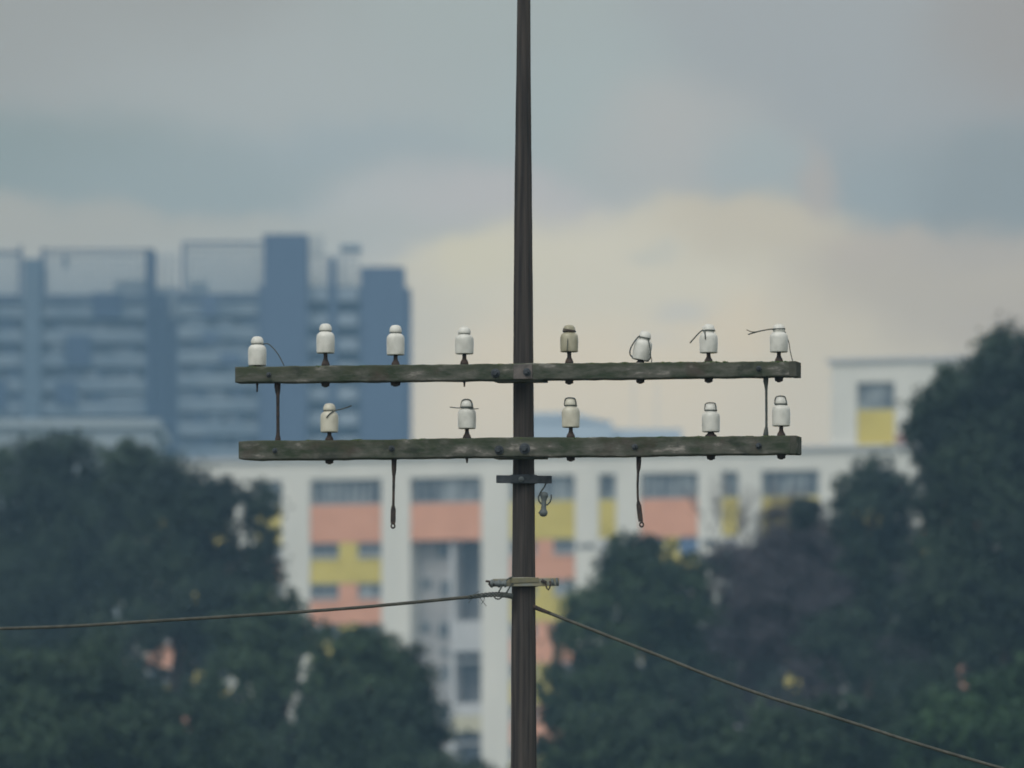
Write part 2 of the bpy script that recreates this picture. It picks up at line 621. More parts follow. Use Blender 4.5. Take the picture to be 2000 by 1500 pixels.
br = thing('apartment_tower', 'hazy blue grey apartment tower with two tall blank walls behind the white insulators', 'apartment tower', (P(600, 700, YB).x, YB - 6, 0))
Y2 = YB - 6
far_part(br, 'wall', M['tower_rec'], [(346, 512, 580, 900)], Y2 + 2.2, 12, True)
for k in range(7):
    y = 590 + 47.0 * k
    x0, x1, z0, z1 = prect(348, 505, y, y + 24, Y2)
    mb = MB()
    pbox(mb, 348, 505, y, y + 24, Y2, .25)
    mb.box(x0, x1, Y2 + .25, Y2 + 2.2, z0 - .12, z0 + .08)
    mb.box(x0, x1, Y2 + .02, Y2 + .1, z1 + .22, z1 + .34)
    for q in range(2):
        xa = random.uniform(x0, x1 - 2.5)
        mb.box(xa, xa + random.uniform(1.2, 2.5), Y2 + .02, Y2 + .1, z1 - .3, z1 + random.uniform(.5, .95))
    mb.build('balcony', M['tower_light'], br)
    for q in range(2):
        pm = MB()
        xx = x0 + (x1 - x0) * (q + .5) / 2 + random.uniform(-.9, .9)
        pm.box(xx, xx + random.uniform(.5, 1.8), Y2 + .4, Y2 + 2.2, z0 + .08, z0 + 2.4)
        pm.build('partition', M['tower_dark'], br)
for r in ((392, 424, 578, 618), (395, 425, 650, 670), (430, 470, 690, 712)):
    far_part(br, 'stair_core', M['tower'], [r], Y2 - .4, 2.0)
far_part(br, 'roof_slab', M['tower_rec'], [(345, 505, 573, 588)], Y2 - .3, 12)
roof_screen(br, 356, 512, 474, 575, Y2, dens=1.35)
far_part(br, 'roof_rail', M['tower'], [(356, 512, 473, 477)], Y2, .4)
far_part(br, 'roof_post', M['tower'], [(355, 361, 478, 575)], Y2, 1.0)
far_part(br, 'water_tank', M['tower_light'], [(368, 405, 550, 575)], Y2 + 3, 5)
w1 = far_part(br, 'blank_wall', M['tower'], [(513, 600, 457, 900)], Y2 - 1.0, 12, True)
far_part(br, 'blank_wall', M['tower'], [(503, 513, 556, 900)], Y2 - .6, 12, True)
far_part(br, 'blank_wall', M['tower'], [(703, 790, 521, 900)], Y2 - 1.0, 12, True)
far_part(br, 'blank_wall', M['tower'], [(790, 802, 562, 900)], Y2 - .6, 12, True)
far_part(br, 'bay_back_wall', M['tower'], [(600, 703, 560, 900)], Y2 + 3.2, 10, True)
roof_screen(br, 602, 700, 500, 560, Y2 + 1.0, step=16)
roof_screen(br, 602, 634, 462, 500, Y2 + 1.0, step=12, dens=.7)
far_part(br, 'drain_shaft', M['tower'], [(641, 657, 505, 900)], Y2 + .4, 3, True)
for k in range(8):
    y = 563 + 48.5 * k
    for (a, b) in ((602, 640), (658, 699)):
        mb = MB()
        pbox(mb, a, b, y, y + 24, Y2 + .9, .25)
        x0, x1, z0, z1 = prect(a, b, y, y + 24, Y2 + .9)
        mb.box(x0, x1, Y2 + 1.15, Y2 + 3.2, z0 - .12, z0 + .08)
        mb.build('balcony', M['tower_pale'], br)
far_part(br, 'roof_canopy', M['screen'], [(664, 705, 477, 488)], Y2 + 3, 4)
far_part(br, 'canopy_post', M['screen'], [(668, 670, 488, 560)], Y2 + 3.2, .3)
far_part(br, 'canopy_post', M['screen'], [(698, 700, 488, 540)], Y2 + 3.2, .3)

# pale low block whose flat roof shows between the tree tops
YL = 820.0
lb = thing('low_building', 'pale flat roofed low building between the left tree tops and the balcony tower', 'building', (P(100, 900, YL).x, YL, 0))
a, b = P(-250, 822, YL), P(316, 822, YL)
far_part(lb, 'wall', M['roofpale'], [(-240, 300, 835, 1100)], YL + .6, 25, True)
far_part(lb, 'roof', M['roofpale'], [(-250, 312, 818, 834)], YL, 27)

# very distant block beyond the gap between the cross-arms
YF = 1500.0
fb = thing('distant_building', 'faint pale blue stepped rooftop far off between the two cross arms, right of the pole', 'building', (P(1180, 850, YF).x, YF, 0))
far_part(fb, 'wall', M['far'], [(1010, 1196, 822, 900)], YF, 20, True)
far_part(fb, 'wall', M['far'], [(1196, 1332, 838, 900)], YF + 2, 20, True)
rm = MB()
q = [P(1010, 806, YF), P(1120, 806, YF), P(1196, 826, YF), P(1010, 826, YF)]
rm.quad_box([q[3], q[2], q[2] + Vector((0, 20, 0)), q[3] + Vector((0, 20, 0)), q[0], q[1], q[1] + Vector((0, 20, 0)), q[0] + Vector((0, 20, 0))])
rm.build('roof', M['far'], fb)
for px, top in ((1237, 742), (1283, 748)):
    p0, p1 = P(px, 840, YF + 8), P(px, top, YF + 8)
    MB().tube([p0 - Vector((0, 0, .3)), p1], 0.075, 5).build('mast', M['far'], fb)

# ------------------------------------------------------------------ white housing block
FA = P(400, 905, 619.0); FBp = P(1700, 905, 604.5)
fd = Vector((FBp.x - FA.x, FBp.y - FA.y, 0)).normalized()
fn = Vector((fd.y, -fd.x, 0))          # towards the viewer
FO = Vector((FA.x, FA.y, 0))


def F(px, py):
    h = plane_hit(px, py, FO, fn)
    return (h - FO).dot(fd), h.z


def U(px):
    return F(px, 1000)[0]


def Z(py):
    return F(675, py)[1]


def W(u_, d_, z_):
    """u along the front, d out of it (towards the viewer)"""
    return FO + fd * u_ + fn * d_ + Vector((0, 0, z_))


def fbox(mb, u0, u1, z0, z1, d0, d1):
    """d0 back, d1 front"""
    mb.quad_box([W(u0, d1, z0), W(u1, d1, z0), W(u1, d0, z0), W(u0, d0, z0),
                 W(u0, d1, z1), W(u1, d1, z1), W(u1, d0, z1), W(u0, d0, z1)])
    return mb


hb = thing('housing_block', 'white housing block with pink and yellow window panels standing behind the trees', 'apartment building', tuple(W(U(1000), 0, 0)))
ZR = Z(897)
uL, uR = U(240), U(1975)
fbox(MB(), uL, uR, 0, ZR - .6, -14, -2.6).build('wall', M['white2'], hb)
# parapet beam and roof slab
zwt = Z(936)
fbox(MB(), uL - .1, uR + .1, zwt, ZR, -2.6, 0.0).build('parapet', M['white'], hb)
fbox(MB(), uL - .35, uR + .35, ZR + .002, ZR + .22, -14.3, .3).build('roof_slab', M['white2'], hb)
bays = [  # px0, px1, top colour, kind
    (288, 450, 'yellow', 'T'), (500, 550, 'yellow', 'T'), (605, 745, 'pink', 'T'), (801, 940, 'pink', 'void'),
    (995, 1123, 'yellow', 'T'), (1169, 1203, 'yellow', 'N'), (1250, 1363, 'pink', 'T'), (1409, 1443, 'yellow', 'N'),
    (1487, 1600, 'yellow', 'T'), (1668, 1746, 'yellow', 'T'), (1800, 1925, 'pink', 'T')]
edges = [240]
for b_ in bays:
    edges += [b_[0], b_[1]]
edges.append(1975)
for i in range(0, len(edges), 2):
    fbox(MB(), U(edges[i]), U(edges[i + 1]), 0, zwt - .003, -2.6, .0).build('pier', M['white'], hb)

win_count = 0


def window(u0, u1, z0, z1, n, pm, d=-.30):
    fm = MB()
    t = .07
    fbox(fm, u0, u1, z0, z0 + t, d - .08, d)
    fbox(fm, u0, u1, z1 - t, z1, d - .08, d)
    for k in range(n + 1):
        uu = u0 + (u1 - u0 - t) * k / n
        fbox(fm, uu, uu + t, z0 + t, z1 - t, d - .08, d - .002)
    w = fm.build('window', M['frame'], hb)
    fbox(MB(), u0 + .01, u1 - .01, z0 + .01, z1 - .01, d - .10, d - .055).build('pane', pm, w)
    return w


zp0, zp1 = Z(1058), Z(986)
ST = (Z(1000) - Z(1080))
for bi, (x0, x1, top, kind) in enumerate(bays):
    a, b = U(x0), U(x1)
    wide = (x1 - x0) > 60
    fbox(MB(), a, b, zp0 - (0 if kind == 'void' else .05), zp1, -1.2, -.10).build('panel', M[top], hb)
    window(a + .03, b - .03, zp1 + .03, zwt - .03, max(2, int((b - a) / .55)), M['pane'], -.32)
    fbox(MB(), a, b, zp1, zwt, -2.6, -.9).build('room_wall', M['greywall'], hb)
    cols = ('pink', 'yellow') if top == 'yellow' else ('yellow', 'pink')
    if kind == 'T':
        for k in range(8):
            zt = zp0 - .05 - ST * k
            zb = zt - ST
            c = cols[k % 2]
            zw = zt - ST * .34
            mb = MB()
            fbox(mb, a, b, zb + .02, zw, -1.2, -.12)
            sw = (b - a)
            fbox(mb, a + sw * .40, a + sw * .66, zw, zt - .02, -1.2, -.12)
            mb.build('panel', M[c], hb)
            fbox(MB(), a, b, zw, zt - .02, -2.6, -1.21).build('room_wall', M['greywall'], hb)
            if k < 6:
                window(a + .02, a + sw * .40 - .02, zw + .02, zt - .04, 3, M['darkpane'], -.2)
                window(a + sw * .66 + .02, b - .02, zw + .02, zt - .04, 4, M['pane' if (k + bi) % 2 else 'darkpane'], -.2)
                for (sa, sb_) in ((a + .02, a + sw * .40 - .02), (a + sw * .66 + .02, b - .02)):
                    fbox(MB(), sa, sb_, zw - .10, zw, -.119, .02).build('sill', M['white2'], hb)
        fbox(MB(), a, b, 0, zb - .01, -1.2, -.12).build('lower_wall', M['white2'], hb)
    elif kind == 'N':
        for k in range(8):
            zt = zp0 - .05 - ST * k
            mb = MB()
            fbox(mb, a, b, zt - ST * .62, zt - .01, -1.2, -.14)
            mb.build('panel', M['white2'], hb)
            if k < 6:
                window(a + .02, b - .02, zt - ST + .02, zt - ST * .62 - .02, 2, M['darkpane'], -.25)
        fbox(MB(), a, b, 0, zt - ST - .01, -1.2, -.14).build('lower_wall', M['white2'], hb)
    else:
        # open stair and lift lobby shaft: left a stepped grey wall with small openings, right deep dark recess
        mid = U(880)
        cw = MB()
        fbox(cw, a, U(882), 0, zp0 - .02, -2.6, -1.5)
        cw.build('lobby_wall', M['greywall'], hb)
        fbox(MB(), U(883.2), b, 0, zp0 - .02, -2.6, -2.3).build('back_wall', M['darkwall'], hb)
        fbox(MB(), U(874), U(883), 0, zp0 - .02, -1.5, -.5).build('lobby_fin', M['white2'], hb)
        for (wx0, wx1, wy0, wy1) in ((840, 868, 1060, 1090), (846, 868, 1134, 1165), (842, 866, 1216, 1246), (808, 830, 1130, 1150), (808, 828, 1215, 1235), (848, 862, 1266, 1280), (848, 868, 1300, 1330), (846, 868, 1380, 1410)):
            window(U(wx0), U(wx1), Z(wy1), Z(wy0), 2, M['darkpane'], -1.36)
        for (y0, y1, c) in ((1216, 1276, 'white2'), (1376, 1400, 'white2'), (1400, 1432, 'cream'), (1500, 1560, 'white2'), (1660, 1720, 'white2')):
            fbox(MB(), U(883.5), b, Z(y1), Z(y0), -2.2, -.12).build('spandrel', M[c], hb)
        for y in (1215, 1375, 1499):
            fbox(MB(), U(883.5), b, Z(y + 80), Z(y + 76), -2.6, -.6).build('landing', M['white2'], hb)
# strips of small vents beside the pole, laundry and bits on the front
for (x0, x1, y0, y1) in ((1130, 1140, 1056, 1066), (1145, 1160, 1056, 1066), (1372, 1400, 1052, 1062)):
    fbox(MB(), U(x0), U(x1), Z(y1 + 14), Z(y0 + 14), .003, .06).build('vent', M['darkpane'], hb)
o = fbox(MB(), U(1328), U(1362), Z(1092), Z(1066), .02, .12).build('laundry', M['blue'])
tag(o, 'blue cloth hung out below the pink panel at the tree line, right of the pole', 'laundry')

# roof-top room at the right
u0, u1 = U(1622), U(1905)
z0, z1 = ZR + .225, F(1700, 706)[1]
up0, up1 = U(1672), U(1746)
zt, zm = F(1708, 746)[1], F(1708, 800)[1]
rt = MB()
fbox(rt, u0, up0, z0, z1, -9, -.2)
fbox(rt, up1, u1, z0, z1, -9, -.2)
fbox(rt, up0, up1, zt, z1, -9, -.2)
rt.build('rooftop_room', M['white'], hb)
fbox(MB(), up0, up1, z0, zm, -4, -.3).build('panel', M['yellow'], hb)
fbox(MB(), up0, up1, zm, zt, -4, -.8).build('room_wall', M['greywall'], hb)
window(up0 + .02, up1 - .02, zm + .02, zt - .02, 4, M['pane'], -.5)
fbox(MB(), u0 - .3, u1 + .3, z1 + .002, z1 + .26, -9.3, .05).build('roof_slab', M['white2'], hb)
fbox(MB(), U(1750), U(1772), z0, F(1760, 848)[1], -.197, .0).build('cabinet', M['red'], hb)


# ------------------------------------------------------------------ trees
def vnoise(p, seed):
    """cheap smooth noise from summed sines, p (n,3)"""
    r = np.random.default_rng(seed)
    out = np.zeros(len(p))
    for k in range(7):
        w = r.normal(size=3) * (1.2 + .8 * k)
        out += np.sin(p @ w + r.uniform(0, 6.28)) / (1 + .5 * k)
    return out / 2.6


def leaf_mesh(name, m, parent, C, nrm, size, seed, ratio=0.55):
    r = np.random.default_rng(seed)
    n = len(C)
    off = np.array(wloc(parent))
    C = C - off
    a = np.cross(nrm, r.normal(size=(n, 3)))
    a /= np.linalg.norm(a, axis=1, keepdims=True) + 1e-9
    b = np.cross(nrm, a)
    b /= np.linalg.norm(b, axis=1, keepdims=True) + 1e-9
    s = (size * r.uniform(.6, 1.35, size=(n, 1)))
    V = np.empty((n, 4, 3))
    droop = nrm * s * .22
    V[:, 0] = C - a * s - droop
    V[:, 1] = C - b * s * ratio
    V[:, 2] = C + a * s - droop
    V[:, 3] = C + b * s * ratio
    me = bpy.data.meshes.new(name)
    me.vertices.add(n * 4)
    me.vertices.foreach_set('co', V.reshape(-1))
    me.loops.add(n * 4)
    me.loops.foreach_set('vertex_index', np.arange(n * 4, dtype=np.int32))
    me.polygons.add(n)
    me.polygons.foreach_set('loop_start', np.arange(0, n * 4, 4, dtype=np.int32))
    me.polygons.foreach_set('loop_total', np.full(n, 4, dtype=np.int32))
    me.update(calc_edges=True)
    me.materials.append(m)
    o = bpy.data.objects.new(name, me)
    o.parent = parent
    COL.objects.link(o)
    return o


def tree(label, blobs, Y, kind='dark', seed=1, dens=1.0, holes=(), size=.09, trunk_px=None, base=5.0, name='leafy_tree', shell=.62, bark='bark', cat='tree', skirt=True):
    r = np.random.default_rng(seed)
    s = Y / FPX
    cs, rs = [], []
    for (px, py, pr) in blobs:
        yy = Y + r.uniform(-.6, .6) * pr * s
        c = P(px, py, yy)
        cs.append(np.array(c)); rs.append(pr * s)
    cs = np.array(cs); rs = np.array(rs)
    tx = P(trunk_px if trunk_px is not None else float(np.mean([b[0] for b in blobs])), 900, Y).x
    root = thing(name, label, cat, (tx, Y, 0), None)
    # lower crown below the picture
    zmin = (cs[:, 2] - rs).min()
    vis_n = len(cs)
    if skirt:
        ex = []
        for k in range(5):
            ex.append((np.array([cs[:, 0].mean() + r.uniform(-.5, .5) * np.ptp(cs[:, 0]), Y + r.uniform(-1, 1), max(zmin - .4 - .5 * k, base)]), rs.mean() * 1.2))
        cs = np.vstack([cs] + [e[0][None] for e in ex]); rs = np.concatenate([rs, [e[1] for e in ex]])
    pts, nrms = [], []
    for i in range(len(cs)):
        R = rs[i]
        nsub = int(30 if i < vis_n else 18)
        d = r.normal(size=(nsub, 3)); d /= np.linalg.norm(d, axis=1, keepdims=True)
        rad = R * r.uniform(shell, 1.06, size=(nsub, 1)) * (1 + .10 * vnoise(d * 2.2, seed + i)[:, None])
        sub = cs[i] + d * rad
        n = int(dens * 1000 * (R / .085) ** 2 / 100 * (.11 / size) ** 2 * (.6 if i >= vis_n else 1))
        n = max(n, 150)
        idx = r.integers(0, nsub, size=n)
        sg = R * r.uniform(.08, .27, size=nsub)
        p = sub[idx] + r.normal(size=(n, 3)) * sg[idx][:, None] * np.array([1.15, 1.15, .8])
        # a looser scatter through the volume, and stray sprigs past the outline
        nc = int(n * .38)
        dd = r.normal(size=(nc, 3)); dd /= np.linalg.norm(dd, axis=1, keepdims=True)
        pc = cs[i] + dd * R * (r.uniform(0, 1, size=(nc, 1)) ** .5) * .98
        q = np.vstack([p, pc])
        o = q - cs[i]
        nn = o / (np.linalg.norm(o, axis=1, keepdims=True) + 1e-6) * .7 + np.array([0, 0, .55]) + r.normal(size=q.shape) * .5
        pts.append(q); nrms.append(nn)
    p = np.vstack(pts); nn = np.vstack(nrms)
    nn /= np.linalg.norm(nn, axis=1, keepdims=True)
    # natural thin places
    keep = (vnoise(p * 1.1, seed + 99) + r.normal(size=len(p)) * .12) > -1.0
    f, upv = np.array(FWD), np.array(UP)
    q = p - np.array(CO)
    dep = q @ f
    X = 1000 + FPX * q[:, 0] / dep
    Yp = 750 - FPX * (q @ upv) / dep
    for (hx, hy, hr) in holes:
        rr = np.hypot((X - hx) * 1.25, (Yp - hy) * .72)
        edge = hr * (1.1 + .6 * vnoise(np.stack([X, Yp, X * 0], 1) * .09, seed + 5))
        keep &= ~(rr < edge) | (r.uniform(size=len(X)) < .09 + .35 * (rr / hr) ** 2)
    p, nn = p[keep], nn[keep]
    leaf_mesh('crown', LEAF[kind], root, p, nn, size, seed, .55 if kind != 'mauve' else .16)
    # trunk and limbs
    topz = float(cs[:vis_n, 2].mean())
    h = max(topz - 1.2, 3)
    tp = [(tx + .15 * math.sin(k * 1.3 + seed), Y + .12 * math.cos(k + seed), h * k / 6) for k in range(7)]
    MB().tube(tp, [.34 - .034 * k for k in range(7)], 10).build('trunk', M[bark], root, smooth=True)
    lm = MB()
    for i in range(vis_n):
        z0 = max(h * .45, min(h, cs[i][2] - 1.5))
        a = Vector((tx, Y, z0)); b = Vector(cs[i])
        m_ = (a + b) / 2 + Vector((r.uniform(-.3, .3), r.uniform(-.3, .3), -.25))
        lm.tube([a, m_, b], [.12, .08, .03], 6)
        for k in range(5):
            d = Vector(r.normal(size=3)).normalized() * rs[i] * .8
            lm.tube([m_.lerp(b, .5 + .1 * k), b.lerp(b + d, .5), b + d], [.04, .025, .008], 4)
    lm.build('limbs', M[bark], root, smooth=True)
    return root


YT = 265.0


def ragged(hs, seed):
    q = random.Random(seed)
    out = list(hs)
    for (x, y, r_) in hs:
        if r_ < 12:
            continue
        for k in range(2):
            a_ = q.uniform(0, 6.28)
            d_ = r_ * q.uniform(.9, 2.3)
            out.append((x + d_ * math.cos(a_) * .8, y + d_ * math.sin(a_) * 1.2, max(7, r_ * q.uniform(.35, .7))))
    return out


GH = [(468, 1000, 16), (474, 1058, 12), (482, 1112, 9), (230, 1197, 13), (325, 1278, 40), (343, 1295, 34), (288, 1276, 11), (248, 1292, 9), (588, 1322, 15), (562, 1392, 19), (448, 1335, 18), (470, 1362, 12), (4, 990, 16), (365, 1418, 12), (718, 1352, 10), (600, 1285, 10), (320, 1020, 8), (375, 1026, 10), (425, 1055, 9), (505, 1052, 9), (340, 1108, 6), (382, 1168, 9), (300, 1206, 8), (640, 1272, 15), (695, 1358, 10), (578, 1362, 16), (455, 1380, 9), (150, 915, 7), (95, 905, 6), (165, 1170, 8), (52, 1110, 6), (425, 1075, 7)]
GH = ragged(GH, 3)
HR = [(1064, 1262, 22), (1108, 1285, 17), (1250, 1287, 13), (1068, 1345, 12), (1060, 1420, 9), (1395, 1152, 20), (1455, 1412, 18), (1325, 1085, 13), (1300, 1062, 12), (1200, 1195, 14), (1270, 1205, 9), (1880, 1310, 16), (1705, 1022, 22), (1640, 1330, 14), (1540, 1330, 14), (1745, 1210, 9), (1550, 1225, 9), (1445, 1298, 9), (1650, 1345, 12), (1905, 1025, 9), (1420, 1150, 14), (1350, 1160, 8), (1560, 1335, 16), (1590, 1350, 10), (1510, 1365, 12), (1330, 1150, 7), (1735, 1290, 9), (1880, 1335, 10)]
HR = ragged(HR, 4)
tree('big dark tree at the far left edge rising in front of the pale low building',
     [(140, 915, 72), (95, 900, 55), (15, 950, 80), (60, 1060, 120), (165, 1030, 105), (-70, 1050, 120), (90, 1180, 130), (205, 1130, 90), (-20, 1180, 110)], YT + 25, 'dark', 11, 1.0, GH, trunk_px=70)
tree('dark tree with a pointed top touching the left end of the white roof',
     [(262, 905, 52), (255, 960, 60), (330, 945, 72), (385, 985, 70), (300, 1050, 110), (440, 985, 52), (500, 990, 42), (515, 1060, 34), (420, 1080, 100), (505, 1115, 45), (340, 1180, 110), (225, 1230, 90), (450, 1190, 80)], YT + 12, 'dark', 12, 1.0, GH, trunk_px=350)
tree('green tree under the left cable at the foot of the white piers',
     [(535, 1205, 62), (490, 1240, 70), (560, 1250, 60), (575, 1320, 70), (480, 1340, 90), (560, 1420, 90), (450, 1440, 90)], YT - 20, 'mid', 13, 1.0, GH, trunk_px=520)
tree('rounded dark tree below the pink panels, right edge against the grey stair wall',
     [(655, 1262, 48), (715, 1262, 45), (690, 1320, 75), (770, 1310, 60), (815, 1335, 45), (760, 1390, 90), (828, 1440, 45), (650, 1410, 90), (780, 1480, 95), (640, 1500, 100)], YT - 32, 'mid', 14, 1.05, GH, trunk_px=730)
tree('dense green tree filling the bottom left corner',
     [(90, 1400, 130), (-30, 1340, 110), (220, 1400, 110), (330, 1440, 100), (180, 1320, 80), (60, 1500, 130), (290, 1500, 110), (430, 1480, 90)], YT - 55, 'mid', 15, 1.0, GH, trunk_px=140)
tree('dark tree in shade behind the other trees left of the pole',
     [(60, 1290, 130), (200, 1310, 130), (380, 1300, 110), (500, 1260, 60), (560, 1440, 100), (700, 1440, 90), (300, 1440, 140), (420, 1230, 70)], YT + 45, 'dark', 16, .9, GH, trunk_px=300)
tree('rounded green tree just right of the pole with its top under the hanging strap',
     [(1225, 1085, 48), (1280, 1095, 52), (1195, 1140, 55), (1155, 1190, 52), (1260, 1180, 90), (1340, 1160, 70), (1110, 1240, 48), (1180, 1280, 85), (1290, 1290, 100), (1100, 1340, 60), (1200, 1390, 90)], YT - 5, 'mid', 21, 1.0, HR, trunk_px=1220)
bare = tree('mauve grey bare twigged tree in the middle of the right tree mass',
            [(1430, 1110, 62), (1540, 1070, 75), (1500, 1140, 85), (1630, 1110, 85), (1590, 1200, 120), (1450, 1220, 90), (1710, 1150, 90), (1740, 1240, 100), (1620, 1290, 90), (1575, 1010, 38), (1390, 1140, 45)], YT + 5, 'mauve', 22, 3.2, HR, size=.13, trunk_px=1580, name='bare_tree', bark='greybark', shell=.45)
tree('small dark tree before the white facade, its crown under the rooftop room',
     [(1708, 938, 50), (1665, 962, 42), (1748, 965, 42), (1700, 1010, 60), (1655, 1030, 35), (1750, 1050, 50), (1572, 1000, 30), (1700, 1090, 60)], YT - 2, 'dark', 23, 1.0, HR, trunk_px=1700)
tree('tallest dark tree at the right edge, its top against the sky',
     [(1945, 705, 52), (1990, 715, 75), (2080, 740, 100), (1900, 770, 62), (1850, 765, 52), (1815, 800, 42), (1830, 825, 62), (1930, 860, 110), (1850, 915, 62), (2040, 900, 130), (1880, 990, 85), (1980, 1030, 130), (1850, 1080, 80), (1900, 1180, 120), (2030, 1180, 130), (1820, 1190, 80)], YT - 25, 'dark', 24, 1.05, HR, trunk_px=1960)
tree('fresh green tree in the bottom right corner below the tall dark tree',
     [(1960, 1390, 95), (1880, 1410, 85), (2050, 1370, 95), (1900, 1490, 110), (1820, 1470, 70), (2000, 1490, 110)], YT - 60, 'bright', 25, 1.0, HR, trunk_px=1930)
tree('low green tree crossed by the right cable at the bottom of the picture',
     [(1420, 1470, 75), (1500, 1440, 65), (1590, 1440, 75), (1700, 1450, 80), (1350, 1500, 80), (1550, 1500, 90), (1770, 1490, 80), (1660, 1390, 40)], YT - 50, 'mid', 26, 1.0, HR, trunk_px=1560)
tree('dark low tree beside the foot of the pole on its right',
     [(1110, 1440, 68), (1190, 1470, 80), (1280, 1440, 80), (1270, 1510, 90), (1090, 1510, 70), (1370, 1400, 70)], YT - 40, 'mid', 27, 1.0, HR, trunk_px=1200)
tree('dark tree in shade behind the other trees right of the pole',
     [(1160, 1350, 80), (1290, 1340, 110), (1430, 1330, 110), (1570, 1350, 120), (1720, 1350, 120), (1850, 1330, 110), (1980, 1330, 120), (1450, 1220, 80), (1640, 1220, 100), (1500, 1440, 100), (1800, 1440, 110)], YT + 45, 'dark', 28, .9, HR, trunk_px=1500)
tree('low dark shrub top showing at the bottom edge just left of the pole',
     [(930, 1535, 46), (870, 1530, 45), (990, 1545, 42), (905, 1560, 70)], YT - 45, 'dark', 29, 1.1, (), trunk_px=930, name='leafy_shrub', cat='shrub')

# twigs of the bare tree
bt = MB()
rr = random.Random(5)


def twig(p, d, ln, r_, depth):
    q = p + d * ln
    m_ = (p + q) / 2 + Vector((rr.uniform(-1, 1), rr.uniform(-1, 1), rr.uniform(-1, 1))) * ln * .08
    bt.tube([p, m_, q], [r_, r_ * .8, r_ * .55], 4, cap=False)
    if depth == 0:
        return
    for k in range(3 if depth > 1 else 4):
        nd = (d + Vector((rr.uniform(-1, 1), rr.uniform(-1, 1), rr.uniform(-.5, 1))) * .75).normalized()
        twig(p.lerp(q, rr.uniform(.45, 1)), nd, ln * rr.uniform(.55, .8), r_ * .55, depth - 1)


for k in range(50):
    px = rr.uniform(1370, 1800) if k < 34 else rr.uniform(1375, 1580)
    py = rr.uniform(1080, 1200) if k < 34 else rr.uniform(1030, 1085)
    a = P(px, py, YT + 5 + rr.uniform(-2, 2))
    d = Vector((rr.uniform(-.5, .5), rr.uniform(-.3, .3), 1)).normalized()
    twig(a, d, rr.uniform(.55, .85), .026, 4)
bt.build('twigs', M['greybark'], bare)

# ------------------------------------------------------------------ the telegraph pole
YP = 40.0
S = YP / FPX                # metres per photo pixel at the pole
pole_pt = P(1022, 800, YP)
tp = thing('telegraph_pole', 'tall dark brown telegraph pole with two lichened cross arms of white insulators', 'telegraph pole', (P(1023, 1500, YP).x, YP, 0))
prof = [(-700, 1022.5, 9), (-100, 1022.8, 12.2), (0, 1023, 13), (90, 1022.6, 13.6), (200, 1022.2, 15), (400, 1021.8, 17.4), (560, 1022, 18.6), (700, 1022.2, 19.8), (880, 1022.8, 20.6), (900, 1022.8, 21.0), (1000, 1023, 22), (1240, 1022.8, 23.8), (1500, 1023, 25.4), (2100, 1023, 28.5)]
pts, rad = [], []
for i in range(len(prof) - 1):
    (y0, x0, r0), (y1, x1, r1) = prof[i], prof[i + 1]
    n = max(2, int((y1 - y0) / 40))
    for k in range(n):
        t = k / n
        pts.append(P(x0 + (x1 - x0) * t, y0 + (y1 - y0) * t, YP))
        rad.append((r0 + (r1 - r0) * t) * S * (1 + random.uniform(-.012, .012)))
pts.append(Vector((pts[-1].x, YP, -.3))); rad.append(.068)
# slightly faceted, hand-hewn section
mb = MB()
NS = 32
ph = [random.uniform(0, 6.28) for _ in range(4)]
k0 = 0
for p, r_ in zip(pts, rad):
    for j in range(NS):
        an = 2 * math.pi * j / NS
        q = r_ * (1 + .012 * math.sin(3 * an + ph[0]) + .010 * math.sin(7 * an + ph[1] + p.z) + .006 * math.sin(13 * an + ph[2]))
        mb.v.append((p.x + q * math.cos(an), p.y + q * math.sin(an), p.z))
for i in range(len(pts) - 1):
    for j in range(NS):
        a = i * NS + j; b = i * NS + (j + 1) % NS
        mb.f.append((a, a + NS, b + NS, b))
mb.f.append(tuple(range(NS)))
mb.f.append(tuple((len(pts) - 1) * NS + j for j in reversed(range(NS))))
mb.build('shaft', M['pole'], tp, smooth=True)
cap = pts[0]
MB().lathe([(rad[0] * 1.25, 0), (rad[0] * 1.3, .02), (rad[0] * .8, .05), (.002, .065)], 20, Matrix.Translation(cap)).build('cap', M['darksteel'], tp, smooth=True)

YAW = math.radians(13)
adir = Vector((math.cos(YAW), -math.sin(YAW), 0))
an_ = Vector((-math.sin(YAW), -math.cos(YAW), 0))     # towards the viewer
AD = .095                                             # depth of an arm
arm0 = Vector((pole_pt.x, YP - .056 - AD - .012, 0))


def A(px, py, d=0.0):
    """point on the arm front plane (moved back by d)"""
    return plane_hit(px, py, arm0, an_) - an_ * d


